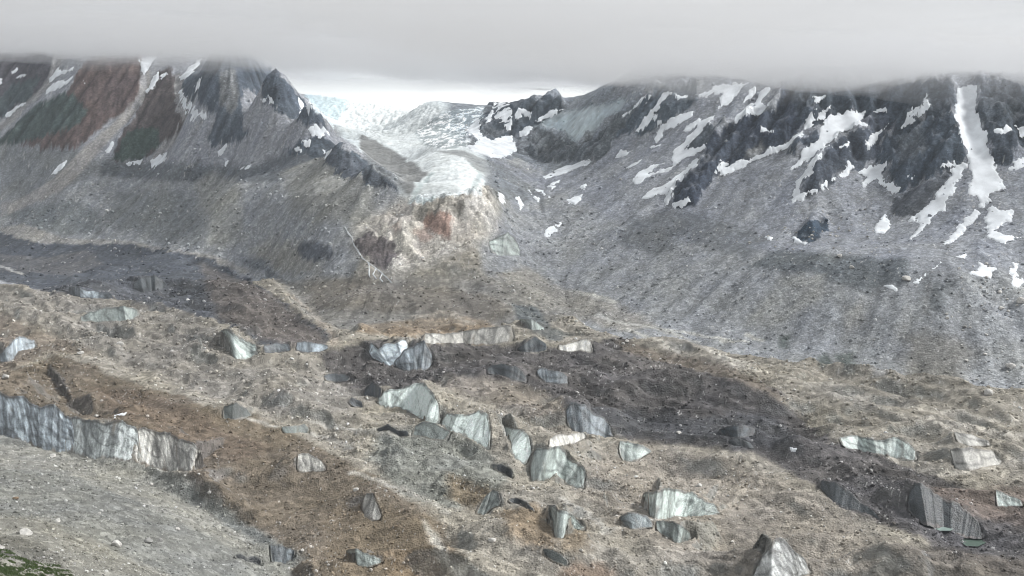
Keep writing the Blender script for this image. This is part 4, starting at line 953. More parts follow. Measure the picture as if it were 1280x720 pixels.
# ------------------------------------------------------------------ snow patches
SNOW = [
    ('Z1', '195,190 235,140 255,150 250,165 300,135 290,155 240,175 205,205', 'forked snow patch high beside the tan scree chute'),
    ('Z1', '185,240 215,210 250,190 260,200 300,165 290,185 240,225 200,245', 'long tapering snow patch just below the forked one'),
    ('Z1', '18,332 50,305 102,290 60,318 35,338', 'slim snow streak low on the left-hand scree chute'),
    ('Z1', '42,158 70,136 75,146 50,163', 'upper of two small snow dashes on the purple-brown ridge'),
    ('Z1', '67,188 100,166 97,180', 'lower of two small snow dashes on the purple-brown ridge'),
    ('Z1', '307,213 345,183 338,200', 'short snow dash on the red-brown ridge'),
    ('Z1', '555,120 590,95 625,100 592,150 580,182 568,150', 'snow wedge in the notch between the red-brown ridges'),
    ('Z1', '578,248 610,205 632,158 643,180 617,217 592,248', 'curved snow strip below the notch of the brown ridges'),
    ('Z1', '638,176 668,156 672,172 650,190', 'small snow fleck beside the curved strip'),
    ('Z1', '717,183 760,138 815,100 785,147 762,173', 'slanting snow bar under the cloud at the pyramid peak'),
    ('Z1', '720,238 735,248 747,285 770,308 815,318 823,348 790,343 763,333 743,310 728,287', 'hook-shaped snow patch at the foot of the pyramid peak cliff'),
    ('Z1', '772,218 800,192 808,212', 'small snow fleck on the dark pyramid peak'),
    ('Z1', '1037,257 1065,265 1080,255 1093,287 1065,279', 'ragged snow fleck on the pyramid peak shoulder'),
    ('Z1', '1177,252 1217,283 1255,325 1235,322 1198,287', 'thin snow line along the pyramid peak ridge'),
    ('Z1', '202,573 230,538 265,522 243,552', 'lone snow sliver on the tan scree fan'),
    ('Z1', '597,523 640,493 668,482 663,507 625,533', 'snow patch on the bench below the green-brown ridge'),
    ('Z1', '512,521 567,514 562,529', 'thin snow dash on the bench beside the larger patch'),
    ('Z1', '1247,362 1278,378 1278,396 1258,388', 'upper snow fleck on the ridge above the side valley'),
    ('Z1', '1228,398 1283,402 1283,420 1250,415', 'broad snow fleck on the ridge above the side valley'),
    ('Z1', '1212,428 1248,430 1243,450 1216,450', 'squarish snow fleck below the broad one on the ridge'),
    ('Z1', '1177,470 1210,460 1202,478', 'lowest snow fleck on the ridge talus'),
    ('Z1', '428,472 452,442 443,480', 'tiny snow fleck at the foot of the green-brown ridge'),
    ('Z1', '857,477 898,468 882,490', 'small snow fleck under the pyramid peak talus'),
    ('Z1', '878,533 918,525 902,543', 'small snow dash on the dark bench'),
    ('Z1', '960,548 1005,543 990,552', 'second small snow dash on the dark bench'),
    ('Z1', '-20,222 0,198 14,200 12,217', 'snow fleck cut by the picture edge on the purple-brown ridge'),
    ('Z2', '92,122 127,158 158,197 138,182 108,152', 'narrow snow ribbon on the steep edge over the icefall'),
    ('Z2', '147,267 180,237 195,258 210,247 228,277 200,295 168,288', 'lumpy snow patch under the narrow ribbon'),
    ('Z2', '207,334 237,343 224,388 212,378', 'upright snow finger above the rock bluff'),
    ('Z2', '885,150 965,140 953,190 963,252 942,268 903,232 888,190', 'wide upright snow field on the far dark peak'),
    ('Z2', '852,218 887,172 883,200 867,238', 'narrow snow strip left of the wide field on the far peak'),
    ('Z2', '967,202 985,173 1010,173 1043,190 1032,208 1000,193 987,228 977,222', 'hooked snow patch on the far dark peak'),
    ('Z2', '988,267 1043,256 1012,288', 'small snow patch low on the far peak'),
    ('Z2', '778,262 830,212 838,280 872,308 960,288 978,347 920,378 880,373 800,353 778,332 832,308', 'large snow apron at the foot of the far peak'),
    ('Z2', '1057,237 1110,183 1165,188 1122,213', 'snow slope between the far peak and the hanging glacier'),
    ('Z2', '903,513 920,518 938,552 920,558 903,542', 'teardrop snow patch on the grey moraine beside the tongue'),
    ('Z2', '973,533 990,528 1006,572 990,581', 'upright snow patch right of the teardrop one'),
    ('Z2', '1023,503 1072,545 1060,553', 'thin slanting snow line on the side valley moraine'),
    ('Z2', '1063,503 1085,502 1108,537 1090,528', 'short snow streak at the side valley floor'),
    ('Z2', '1107,488 1138,488 1120,511', 'small snow spot at the side valley floor'),
    ('Z2', '1177,542 1243,522 1217,563 1183,558', 'arrow-shaped snow patch on the valley side'),
    ('Z2', '1072,693 1110,653 1163,617 1132,672 1100,698', 'long snow tongue low on the grey slope beside the ice cone'),
    ('Z2', '1237,487 1258,477 1252,503', 'snow dot above the arrow-shaped patch'),
    ('Z3', '477,372 500,342 543,346 527,364 495,375', 'oval snow patch on the gully wall'),
    ('Z3', '187,452 260,412 388,382 342,412 260,443 200,458', 'long snow strip on the floor of the side valley'),
    ('Z3', '212,478 262,462 250,476 222,482', 'small snow strip on the floor of the side valley'),
    ('Z3', '528,417 592,376 562,407', 'thin snow bar on the grey buttress'),
    ('Z3', '552,452 570,433 640,398 667,396 640,417 600,442 717,408 702,427 620,447 590,473 558,483', 'two-armed snow patch on the grey buttress'),
    ('Z3', '702,382 718,338 768,288 828,228 870,207 893,192 842,242 812,287 782,312 757,350 832,323 843,331 800,353 747,387 713,408', 'tall branching snow gully left of the blue crag'),
    ('Z3', '572,543 620,503 660,488 720,448 803,378 803,407 762,442 712,492 692,547 673,573 688,512 650,522 610,538', 'long snow bank under the blue crag'),
    ('Z3', '707,562 735,543 772,543 773,560 740,578 718,581', 'snow clump at the toe of the blue crag'),
    ('Z3', '488,217 560,158 613,122 603,142 532,202', 'thin snow ridge line right of the hanging glacier'),
    ('Z3', '572,263 600,198 640,158 665,117 693,107 662,172 640,192 622,212 664,240 630,248 600,253', 'snow couloir with a foot on the grey-blue wall'),
    ('Z3', '632,303 658,258 670,243 740,208 798,182 782,207 720,252 672,267 662,292 643,311', 'snow band crossing the grey-blue wall'),
    ('Z3', '688,125 740,127 758,128 747,144 715,142', 'small snow patch under the cloud on the grey-blue wall'),
    ('Z3', '743,277 770,238 832,212 817,237 777,267', 'short snow band above the branching gully'),
    ('Z3', '617,332 662,316 652,332', 'tiny snow bar on the grey-blue wall'),
    ('Z3', '808,132 860,92 930,80 1003,75 962,122 922,172 888,183 898,122 870,122 850,132', 'bright snow field under the cloud above the crags'),
    ('Z3', '947,227 980,188 1040,148 1060,108 1113,82 1092,117 1062,150 1103,163 1093,192 1040,207 1000,208', 'wide ragged snow field above the blue crag'),
    ('Z3', '963,172 1010,108 1037,92 1022,132 985,168', 'slim snow strip between the two upper snow fields'),
    ('Z3', '1052,255 1070,258 1113,260 1103,278 1065,270', 'small isolated snow patch on the blue crag'),
    ('Z3', '867,442 880,418 893,373 912,398 928,393 907,422 890,443', 'three-lobed snow patch at the lower edge of the blue crag'),
    ('Z4', '-10,448 40,403 100,388 180,353 220,338 270,308 330,268 358,190 385,173 387,212 443,163 432,192 402,222 347,262 292,322 240,353 150,388 80,418 20,450', 'long winding snow band between the two big crags'),
    ('Z4', '257,432 310,398 328,358 378,318 398,258 440,208 500,193 583,198 562,227 593,240 500,273 442,312 402,352 332,397 290,423', 'broad snow sheet running down beside the middle crag'),
    ('Z4', '287,558 303,468 338,438 368,388 420,328 443,323 382,402 372,432 323,482 318,522 433,482 372,522 320,548', 'thin snow outline around the tip of the middle crag'),
    ('Z4', '367,128 400,133 423,128 402,153 380,153', 'small snow patch under the cloud over the middle crag'),
    ('Z4', '582,328 588,303 640,260 673,256 632,292 600,328', 'slanting snow patch on the upper middle crag'),
    ('Z4', '612,187 650,168 663,163 664,192 640,187', 'small snow patch high on the middle crag'),
    ('Z4', '727,243 768,178 808,168 825,125 838,160 858,175 802,207 760,233', 'pointed snow patch above the triangular crag'),
    ('Z4', '452,463 498,423 513,383 523,408 543,410 500,443', 'stepped snow line right of the middle crag'),
    ('Z4', '547,430 590,418 640,402 668,403 642,440 652,470 692,488 713,505 690,518 648,487 625,458 575,493 557,487 583,450', 'spreading snow patch at the foot of the triangular crag'),
    ('Z4', '877,402 915,405 938,418 900,418', 'little snow dash at the corner of the triangular crag'),
    ('Z4', '945,90 1032,90 1022,180 1047,240 1077,330 1103,440 1143,490 1122,512 1082,522 1062,578 1035,578 1030,532 983,527 998,460 988,360 963,290 943,220', 'great snow gully falling from the cloud'),
    ('Z4', '742,637 800,598 850,548 898,478 943,418 988,403 962,452 932,522 902,572 852,622 790,683 742,718 798,652 788,620', 'long diagonal snow bank left of the great gully'),
    ('Z4', '892,718 948,658 998,598 1058,588 1002,642 942,702 908,723', 'thin snow trail below the great gully'),
    ('Z4', '1057,580 1090,557 1122,588 1168,588 1173,627 1132,642 1102,662 1142,690 1193,695 1142,723 1078,702 1057,682 1078,642 1057,632', 'ragged snow fan at the bottom of the great gully'),
    ('Z4', '1088,260 1130,263 1145,238 1173,265 1130,288', 'snow patch on the dark crag right of the great gully'),
    ('Z4', '1183,255 1225,240 1225,293 1200,288', 'snow patch at the picture edge right of the great gully'),
    ('Z4', '1162,422 1188,383 1225,380 1225,412 1190,423', 'lower snow patch at the picture edge on the scree'),
    ('Z4', '617,652 660,598 683,640 662,678 623,678', 'snow clump on the boulder-strewn scree'),
    ('Z4', '737,450 772,443 767,465', 'snow spot under the triangular crag'),
    ('Z4', '482,337 517,318 512,345', 'snow spot on the middle crag flank'),
    ('Z8', '715,374 760,376 780,394 740,395', 'snow dash beside the big pale block on the bench'),
    ('Z8', '832,360 888,322 884,336 845,365', 'snow streak pointing at the big pale block'),
    ('Z8', '907,312 948,282 938,302', 'short snow streak above the bench'),
    ('Z8', '1062,332 1105,287 1163,308 1153,348 1110,338', 'patchy snow on the scree below the snow fan'),
    ('Z8', '1222,382 1238,278 1258,298 1253,340 1278,350 1252,378', 'upright snow patch near the picture edge on the lower scree'),
    ('Z8', '1003,257 1047,247 1048,270', 'small snow patch on the open scree'),
    ('Z8', '242,177 270,183 268,200', 'small snow triangle on the dark talus'),
    ('Z8', '357,184 413,209 397,215', 'snow line under the small blue outcrop'),
    ('Y1', '545,552 590,552 635,540 630,552 590,562 570,580 560,568', 'white snow scrap on the crest of the silvery ice cliff'),
    ('Y8', '385,55 420,55 435,68 395,70', 'white snow scrap in the black debris'),
]
Hs = np.maximum(boxblur(H, 5), H - 1.0)
for n_, (sh, s, lab) in enumerate(SNOW):
    P = ground_poly(pts(sh, s))
    if n_ == 70: pass
    r = np.hypot(P[:, 0], P[:, 1]); a = np.arctan2(P[:, 0], P[:, 1])
    pm = float(np.median(r)) / 983
    r0, r1 = np.percentile(r, 1) - 9 * pm, np.percentile(r, 99) + 9 * pm
    a0, a1 = a.min() - 7 / 983, a.max() + 7 / 983
    nr = int(np.clip((r1 - r0) / (1.0 * pm), 6, 260)); na = int(np.clip((a1 - a0) * 983 / .6, 6, 300))
    R_, A_ = np.meshgrid(np.linspace(r0, r1, nr), np.linspace(a0, a1, na), indexing='ij')
    X, Y = R_ * np.sin(A_), R_ * np.cos(A_)
    wx = X + pm * (3.2 * fbm(X, Y, 16 * pm, 4, .7, n_)); wy = Y + pm * (5.5 * fbm(X, Y, 16 * pm, 4, .7, n_ + 40))
    d, _ = seg_dist(wx, wy, P)
    amp_ = float(np.clip(.13 * math.sqrt((r1 - r0) / pm * (a1 - a0) * 983), 1.5, 6))
    sdist = np.where(inside(wx, wy, P), d, -d) / pm + .5 + (amp_ * fbm(X, Y * .6, 9 * pm, 4, .75, n_ + 61) - amp_ / 6)
    lift = np.clip(sdist / 2.2, -1, 1)
    z = sample(X, Y, Hs) + np.where(lift > 0, .25 * pm + 1.3 * lift, 2.5 * lift) 
    keep = sdist > -1.6
    ii = np.arange(nr * na).reshape(nr, na)
    q = np.stack([ii[:-1, :-1], ii[:-1, 1:], ii[1:, 1:], ii[1:, :-1]], -1).reshape(-1, 4)
    kc = (keep[:-1, :-1] & keep[:-1, 1:] & keep[1:, 1:] & keep[1:, :-1]).ravel()
    q = q[kc]
    if not len(q): print('EMPTY SNOW', lab); continue
    used, inv = np.unique(q, return_inverse=True)
    co = np.stack([X, Y, z], -1).reshape(-1, 3)[used]
    o = mesh_obj('snow_patch', co, inv.reshape(-1, 4), M_SNOW if 'great snow gully' in lab else M_SNOW)
    o['label'] = lab; o['category'] = 'snow patch'; o['group'] = 'old snow patches on the mountainsides'

# ------------------------------------------------------------------ meltwater: ponds and the waterfall
def water_mat(name, col, rough_):
    m, n, l, b = new_mat(name)
    b.inputs['Base Color'].default_value = (*col, 1); b.inputs['Roughness'].default_value = rough_
    geo = n.new('ShaderNodeNewGeometry'); no = n.new('ShaderNodeTexNoise'); no.inputs['Scale'].default_value = .6
    bp = n.new('ShaderNodeBump'); bp.inputs['Strength'].default_value = .06
    l.new(geo.outputs['Position'], no.inputs['Vector']); l.new(no.outputs['Fac'], bp.inputs['Height']); l.new(bp.outputs[0], b.inputs['Normal'])
    return m
for P, z, c, lab in pond_made:
    q = densify(P, 2.0)
    cen = q.mean(0)
    rings = []
    for k in (1.0, .66, .33):
        rings.append(np.concatenate([cen + (q - cen) * k, np.full((len(q), 1), z)], 1))
    co = np.concatenate(rings + [np.array([[*cen, z]])]); n = len(q)
    me = bpy.data.meshes.new('meltwater_pond')
    f = []
    for k in range(2):
        for i in range(n): f.append((k * n + i, k * n + (i + 1) % n, (k + 1) * n + (i + 1) % n, (k + 1) * n + i))
    for i in range(n): f.append((2 * n + i, 2 * n + (i + 1) % n, 3 * n))
    me.from_pydata(co.tolist(), [], f)
    me.materials.append(water_mat('meltwater', c, .12 if c[0] > .1 else .06))
    o = bpy.data.objects.new('meltwater_pond', me); COL.objects.link(o)
    o['label'] = lab; o['category'] = 'pond'; o['kind'] = 'structure'

M_FOAM = plain_mat('falling water', (.52, .54, .55), .5, .3, .14, .4, .3)
fall = bpy.data.objects.new('waterfall', None); COL.objects.link(fall)
fall['label'] = 'thin white waterfall branching down the rock bluff'; fall['category'] = 'waterfall'
for nm, s, w in (('main_stream', '290,140 305,165 320,185 328,212 345,240 360,265 385,285 410,302 440,325 480,365', 1.5), ('side_stream', '385,287 390,310 388,335 395,345', 1.3), ('side_stream', '415,305 405,330 418,350', 1.4), ('side_stream', '440,325 432,345 445,362', 1.4)):
    p = densify(pts('Z6', s), 1.6, False)
    p = p + np.stack([.7 * perlin(np.arange(len(p)) * .31, np.zeros(len(p)), 5), 0 * p[:, 0]], 1)
    C = find(p[:, 0], p[:, 1])
    T = np.gradient(C[:, :2], axis=0); N = np.stack([-T[:, 1], T[:, 0]], 1); N /= np.hypot(*N.T)[:, None] + 1e-6
    N[:] = (1, 0)
    ww = w * (1 + .5 * perlin(np.arange(len(p)) * .4, np.zeros(len(p)), 9))[:, None]
    L, R_ = C[:, :2] - N * ww, C[:, :2] + N * ww
    co = []
    for Q, up in ((L, .1), (C[:, :2], 2.2), (R_, .1)): co.append(np.concatenate([Q, (np.maximum(sample(Q[:, 0], Q[:, 1]), C[:, 2]) + up)[:, None]], 1))
    n = len(p); co = np.concatenate(co)
    i = np.arange(n - 1)
    q = np.concatenate([np.stack([i, i + 1, n + i + 1, n + i], 1), np.stack([n + i, n + i + 1, 2 * n + i + 1, 2 * n + i], 1)])
    mesh_obj(nm, co, q, M_FOAM, None, True, fall)

# ------------------------------------------------------------------ boulders
import bmesh
rnd = random.Random(11)
M_ROCKS = [plain_mat('pale boulder', (.50, .485, .46), .9, .2, .2, .35, .5), plain_mat('grey boulder', (.27, .265, .255), .9, .2, .22, .35, .5), plain_mat('brown boulder', (.22, .16, .11), .9, .2, .2, .35, .5)]
ROCK = []
for v_ in range(7):
    bm = bmesh.new(); bmesh.ops.create_icosphere(bm, subdivisions=2 if v_ < 3 else 1, radius=1)
    planes = [(Vector((rnd.gauss(0, 1), rnd.gauss(0, 1), rnd.gauss(0, .8))).normalized(), rnd.uniform(.5, .85)) for _ in range(8)]
    for w in bm.verts:
        for nrm, dd in planes:
            e = w.co.dot(nrm) - dd
            if e > 0: w.co -= nrm * e * .92
        w.co *= rnd.uniform(.94, 1.06)
        w.co.z *= .8
    me = bpy.data.meshes.new('boulder'); bm.to_mesh(me); bm.free()
    ROCK.append(me)
_variants = {}
def boulder(u, v, size_px, lab, grp, kind=0, var=None):
    p = find(u, v)[0]
    r = math.hypot(p[0], p[1]); s = size_px * .5 * r / FPX
    var = rnd.randrange(7) if var is None else var
    if (var, kind) not in _variants:
        me = ROCK[var].copy(); me.name = 'boulder'; me.materials.append(M_ROCKS[kind]); _variants[(var, kind)] = me
    o = bpy.data.objects.new('boulder', _variants[(var, kind)]); COL.objects.link(o)
    o.location = (p[0], p[1], p[2] + s * .25)
    o.scale = (s * rnd.uniform(.95, 1.3), s * rnd.uniform(.8, 1.1), s * rnd.uniform(.7, .95))
    o.rotation_euler = (rnd.uniform(-.25, .25), rnd.uniform(-.25, .25), rnd.uniform(0, 6.28))
    o['label'] = lab; o['category'] = 'boulder'; o['group'] = grp
for u, v, s, lab, k in [
    (1134, 350, 13, 'big pale block on the bench at the end of a snow streak', 0), (1050, 321, 8, 'white boulder alone on the dark bench', 0),
    (1065, 335, 7, 'second white boulder just below the lone one on the dark bench', 0), (1275, 377, 12, 'large pale boulder at the picture edge on the lower scree', 0),
    (1263, 459, 12, 'largest pale boulder low on the scree at the picture edge', 0), (1251, 386, 8, 'pale boulder left of the large one on the lower scree', 0),
    (1235, 492, 14, 'bright boulder lying on the moraine foot near the picture edge', 0), (849, 542, 9, 'bright white ice block on the tan hill crest', 0),
    (784, 427, 6, 'bright boulder in the cluster beside the brown flat', 0), (779, 430, 5, 'smaller boulder of the cluster beside the brown flat', 0), (792, 432, 4, 'outermost boulder of the cluster beside the brown flat', 0),
    (32, 668, 16, 'white boulder on the near slope above the grass', 0), (146, 682, 15, 'pale lumpy boulder in the middle of the near slope', 0),
    (186, 678, 14, 'broad grey boulder right of the pale lumpy one', 1), (171, 607, 6, 'small white boulder near the edge of the near slope', 0),
    (19, 624, 8, 'brown upright boulder on the near slope', 2), (66, 571, 9, 'pale boulder high on the near slope by the ice cliff', 0),
    (79, 613, 5, 'small white boulder left on the near slope', 0), (72, 652, 9, 'low pale boulder above the white one on the near slope', 0),
    (200, 676, 7, 'flat stone at the side of the broad grey boulder', 1), (874, 608, 9, 'pale flat boulder on the smooth tan hill', 0),
    (615, 676, 9, 'white boulder beside the small dark crack at the picture bottom', 0), (445, 613, 8, 'white boulder on the rim of the ribbed brown ridge', 0),
    (101, 442, 8, 'pale boulder behind the rounded brown hill', 0), (150, 431, 9, 'tan boulder in the rubble behind the brown hill', 0),
    (7, 472, 9, 'pale boulder at the picture edge on the brown hill', 0), (120, 521, 6, 'white stone on the crest of the silvery cliff', 0),
    (2, 686, 8, 'pale boulder at the picture edge above the grass', 0), (249, 593, 5, 'white stone on the dark gully bed', 0), (189, 606, 6, 'grey-white stone above the dark gully', 0),
    (222, 662, 8, 'pale slab of rock low on the near slope', 0),
]: boulder(u, v, s, lab, 'single boulders', k, rnd.randrange(3))
def field_of(sheet, poly, n, smin, smax, lab, grp, kinds=(0, 0, 0, 1)):
    p = pts(sheet, poly); lo, hi = p.min(0), p.max(0)
    k = 0
    while k < n:
        u, v = rnd.uniform(lo[0], hi[0]), rnd.uniform(lo[1], hi[1])
        if not inside(np.array([u]), np.array([v]), p)[0]: continue
        boulder(u, v, smin + (smax - smin) * rnd.random() ** 2.5, lab, grp, rnd.choice(kinds)); k += 1
field_of('P', '1190,330 1280,300 1280,500 1230,490 1180,420', 55, 2.2, 6.5, 'pale boulder strewn over the scree below the great gully', 'boulders below the great gully')
field_of('P', '960,280 1080,290 1130,320 1000,315 900,300', 36, 2, 4.5, 'small pale stone on the dark talus under the crags', 'stones on the dark talus')
field_of('P', '1000,255 1100,245 1110,290 1010,300', 24, 2, 5, 'pale stone among the snow clumps above the bench', 'stones above the bench')
field_of('P', '0,560 150,590 300,680 200,712 60,690 0,660', 34, 2, 5, 'small pale stone littering the near grey slope', 'stones on the near slope', (0, 0, 1))
field_of('P', '700,620 715,628 765,660 745,662 705,640', 24, 2, 4.5, 'pale stone in the bouldery line between the ice faces', 'stones in the line between ice faces')
field_of('P', '760,560 900,580 1060,660 1080,700 900,700 760,640', 26, 2, 4.2, 'small pale stone on the smooth tan hill', 'stones on the tan hill')
field_of('P', '980,480 1040,500 1000,530 960,500', 18, 2, 4.5, 'white stone where brown debris meets the moraine', 'stones at the moraine edge')
field_of('P', '60,200 300,215 420,230 380,330 260,320 100,290', 22, 1.8, 3.6, 'pale stone on the striped moraine wall', 'stones on the striped moraine wall')
field_of('P', '140,420 330,455 360,500 250,480 150,450', 18, 2, 4.2, 'pale stone in the rubble trough behind the brown hill', 'stones in the rubble trough')

# ------------------------------------------------------------------ rubble: uncountable loose stones over debris, moraine and scree
rs = np.random.RandomState(23)
hard = np.clip(1.0 * w_ice + .9 * w_near + .6 * w_mor + .2 * w_mtn + .6 * w_bluff, 0, 1) * np.where(rough > 3, .25, 1) * np.where(owned, 0, 1)
hard = hard * (.35 + .9 * field)
cam_az = (np.abs(AZ) < math.radians(30))[None] & (RR[:, None] < 3600)
wgt = (hard * cam_az).ravel(); wgt /= wgt.sum()
NST = 110000
pick = rs.choice(NR * NA, NST, p=wgt, replace=True)
jx = GX.ravel()[pick] + rs.randn(NST) * 1.2; jy = GY.ravel()[pick] + rs.randn(NST) * 2.5
jz = sample(jx, jy)
rp = np.hypot(jx, jy) / 983
sz = rp * (.36 + 1.5 * rs.rand(NST) ** 8)
tone = np.clip(tint.reshape(-1, 3)[pick] * (.85 + .95 * rs.rand(NST) ** 2)[:, None] + (rs.rand(NST) < .07)[:, None] * .28, .02, .62)
me = bpy.data.meshes.new('rubble')
me.vertices.add(NST); me.vertices.foreach_set('co', np.stack([jx, jy, jz + sz * .2], 1).astype(np.float32).ravel())
for nm, ty, arr in (('scl', 'FLOAT_VECTOR', sz[:, None] * (.75 + .6 * rs.rand(NST, 3)) * np.array([1.15, 1.15, .9])), ('rot', 'FLOAT_VECTOR', rs.rand(NST, 3) * np.array([.7, .7, 6.28]))):
    at = me.attributes.new(nm, ty, 'POINT'); at.data.foreach_set('vector', arr.astype(np.float32).ravel())
at = me.attributes.new('tint', 'FLOAT_COLOR', 'POINT'); at.data.foreach_set('color', np.concatenate([tone, np.ones((NST, 1))], 1).astype(np.float32).ravel())
at = me.attributes.new('pick', 'INT', 'POINT'); at.data.foreach_set('value', rs.randint(0, 4, NST).astype(np.int32))
me.update()
m_st, sn, sl2, sb = new_mat('loose stone')
sa = sn.new('ShaderNodeAttribute'); sa.attribute_name = 'tint'; sa.attribute_type = 'INSTANCER'
sl2.new(sa.outputs['Color'], sb.inputs['Base Color']); sb.inputs['Roughness'].default_value = .95; sb.inputs['Specular IOR Level'].default_value = .15
kit = bpy.data.collections.new('stone shapes')
for q in range(4):
    bm = bmesh.new(); bmesh.ops.create_icosphere(bm, subdivisions=1, radius=1)
    for w in bm.verts: w.co *= rnd.uniform(.72, 1.15)
    sm = bpy.data.meshes.new('stone'); bm.to_mesh(sm); bm.free(); sm.materials.append(m_st)
    kit.objects.link(bpy.data.objects.new('stone', sm))
rub = bpy.data.objects.new('rubble', me); COL.objects.link(rub)
rub['kind'] = 'stuff'; rub['label'] = 'loose grey and tan stones strewn over debris and scree'
ng = bpy.data.node_groups.new('strew stones', 'GeometryNodeTree')
ng.interface.new_socket('Geometry', in_out='INPUT', socket_type='NodeSocketGeometry')
ng.interface.new_socket('Geometry', in_out='OUTPUT', socket_type='NodeSocketGeometry')
gi, go = ng.nodes.new('NodeGroupInput'), ng.nodes.new('NodeGroupOutput')
ip = ng.nodes.new('GeometryNodeInstanceOnPoints'); ci = ng.nodes.new('GeometryNodeCollectionInfo')
ci.inputs['Collection'].default_value = kit; ci.inputs['Separate Children'].default_value = True; ci.inputs['Reset Children'].default_value = True
ip.inputs['Pick Instance'].default_value = True
def named(nm, ty):
    q = ng.nodes.new('GeometryNodeInputNamedAttribute'); q.data_type = ty; q.inputs['Name'].default_value = nm
    return [o for o in q.outputs if o.enabled and o.name == 'Attribute'][0]
ng.links.new(gi.outputs[0], ip.inputs['Points']); ng.links.new(ci.outputs[0], ip.inputs['Instance'])
ng.links.new(named('pick', 'INT'), ip.inputs['Instance Index'])
ng.links.new(named('scl', 'FLOAT_VECTOR'), ip.inputs['Scale'])
e2r = ng.nodes.new('FunctionNodeEulerToRotation'); ng.links.new(named('rot', 'FLOAT_VECTOR'), e2r.inputs[0]); ng.links.new(e2r.outputs[0], ip.inputs['Rotation'])
ng.links.new(ip.outputs[0], go.inputs[0])
rub.modifiers.new('strew', 'NODES').node_group = ng

# ------------------------------------------------------------------ grass on the near corner
gm, gn, gl, gb = new_mat('alpine grass')
oi = gn.new('ShaderNodeNewGeometry'); no = gn.new('ShaderNodeTexNoise'); no.inputs['Scale'].default_value = .35
gl.new(oi.outputs['Position'], no.inputs['Vector'])
cr_ = gn.new('ShaderNodeValToRGB'); cr_.color_ramp.elements[0].color = (.045, .08, .02, 1); cr_.color_ramp.elements[1].color = (.105, .15, .042, 1)
gl.new(no.outputs['Fac'], cr_.inputs['Fac']); gl.new(cr_.outputs[0], gb.inputs['Base Color']); gb.inputs['Roughness'].default_value = .8
V, Fq = [], []
gp = pts('P', '-40,688 10,688 40,700 70,706 90,722 90,745 -40,745')
for _ in range(110):
    u, v = rnd.uniform(-30, 88), rnd.uniform(686, 740)
    if not inside(np.array([u]), np.array([v]), gp)[0]: continue
    c0 = find(u, v)[0]
    rad = rnd.uniform(1.5, 4.6)
    for _ in range(int(110 * rad)):
        a_, q_ = rnd.uniform(0, 6.28), rad * rnd.random() ** .6
        x, y = c0[0] + q_ * math.cos(a_) * 1.5, c0[1] + q_ * math.sin(a_)
        z = float(sample(np.array([x]), np.array([y]))[0]) - .1
        h, wd, ln, th = rnd.uniform(.6, 1.5) * (1.15 - q_ / rad * .6), rnd.uniform(.08, .2), rnd.uniform(-.35, .35), rnd.uniform(0, 3.14)
        dx, dy = wd * math.cos(th), wd * math.sin(th); b0 = len(V)
        V += [(x - dx, y - dy, z), (x + dx, y + dy, z), (x + dx * .3 + ln, y + dy * .3 + ln * .5, z + h), (x - dx * .3 + ln, y - dy * .3 + ln * .5, z + h)]
        Fq.append((b0, b0 + 1, b0 + 2, b0 + 3))
grass = mesh_obj('grass', V, Fq, gm, None, False)
grass['kind'] = 'stuff'; grass['label'] = 'tufts of green alpine grass at the corner of the near slope'
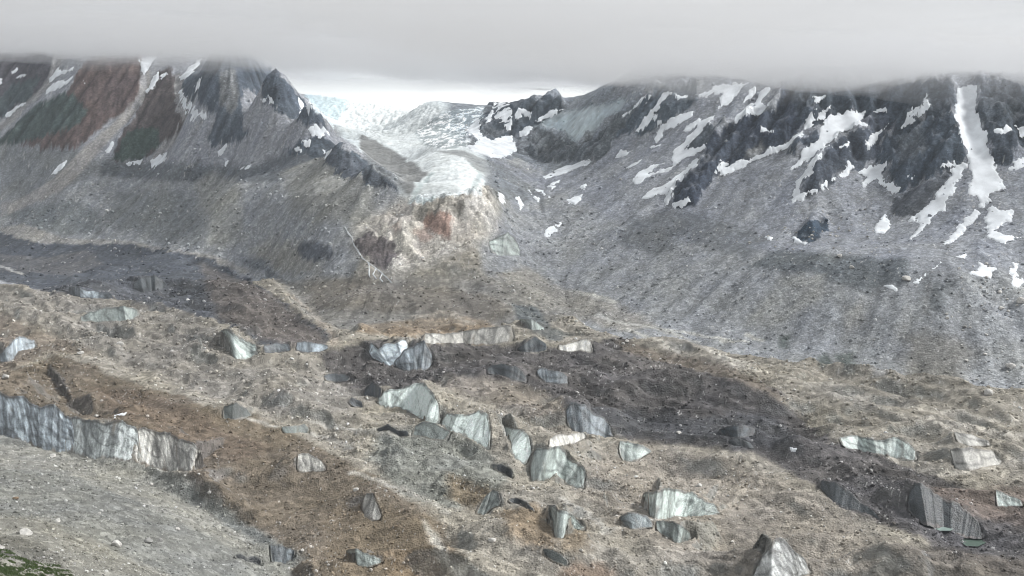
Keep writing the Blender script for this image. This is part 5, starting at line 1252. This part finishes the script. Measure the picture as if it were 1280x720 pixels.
# ------------------------------------------------------------------ clouds over the peaks
def cloud_base(x, y): return np.clip(452 - .05 * x + .0225 * y, 425, 800)
def cloud_layer(name, lo_, hi_, dens, amp, seed, wl_=500):
    n = 240
    X, Y = np.meshgrid(np.linspace(-6500, 6500, n), 200 + 5500 * np.linspace(0, 1, n) ** 1.3)
    lo = cloud_base(X, Y) + lo_ + amp * fbm(X, Y, wl_, 5, .5, seed)
    thick = np.clip((Y - 200) / 2200, 0.004, 1) * (1 - .996 * sstep(3700, 5600, Y)) * np.clip(1 + 1.3 * fbm(X * .6, Y, 1100, 3, .5, seed + 5), .3, 2)
    hi = np.maximum(lo + 1, cloud_base(X, Y) + lo_ + (hi_ - lo_) * thick)
    co = np.concatenate([np.stack([X, Y, lo], -1).reshape(-1, 3), np.stack([X, Y, hi], -1).reshape(-1, 3)])
    ii = np.arange(n * n).reshape(n, n); N = n * n
    qb = np.stack([ii[:-1, :-1], ii[1:, :-1], ii[1:, 1:], ii[:-1, 1:]], -1).reshape(-1, 4)
    tb = np.concatenate([qb[:, [0, 1, 2]], qb[:, [0, 2, 3]]])          # same diagonals above and below
    fs = [tb, tb[:, ::-1] + N]
    for e in (ii[0], ii[-1][::-1], ii[:, 0][::-1], ii[:, -1]):
        fs += [np.stack([e[:-1], e[1:], e[1:] + N], -1), np.stack([e[:-1], e[1:] + N, e[:-1] + N], -1)]
    m = bpy.data.materials.new('cloud vapour'); m.use_nodes = True
    t = m.node_tree; t.nodes.clear()
    oo = t.nodes.new('ShaderNodeOutputMaterial'); pv = t.nodes.new('ShaderNodeVolumePrincipled')
    pv.inputs['Density'].default_value = dens; pv.inputs['Color'].default_value = (.75, .76, .78, 1); pv.inputs['Anisotropy'].default_value = .2
    t.links.new(pv.outputs[0], oo.inputs['Volume'])
    o = mesh_obj(name, co, np.concatenate(fs), m)
    o['kind'] = 'stuff'
    return o
cloud_layer('clouds', 5, 95, .0007, 120, 12, 430)
cloud_layer('clouds', 34, 90, .0036, 110, 3, 520)

# ------------------------------------------------------------------ haze: thin even air round everything
hb = [(-9500, -3400, -120), (9500, -3400, -120), (9500, 14400, -120), (-9500, 14400, -120), (-9500, -3400, 1250), (9500, -3400, 1250), (9500, 14400, 1250), (-9500, 14400, 1250)]
m = bpy.data.materials.new('thin air'); m.use_nodes = True
t = m.node_tree; t.nodes.clear()
oo = t.nodes.new('ShaderNodeOutputMaterial'); pv = t.nodes.new('ShaderNodeVolumePrincipled')
pv.inputs['Density'].default_value = .00002; pv.inputs['Color'].default_value = (.86, .93, 1.0, 1)
t.links.new(pv.outputs[0], oo.inputs['Volume'])
haze = mesh_obj('haze', hb, [(0, 3, 2, 1), (4, 5, 6, 7), (0, 1, 5, 4), (1, 2, 6, 5), (2, 3, 7, 6), (3, 0, 4, 7)], m, None, False)
haze['kind'] = 'stuff'
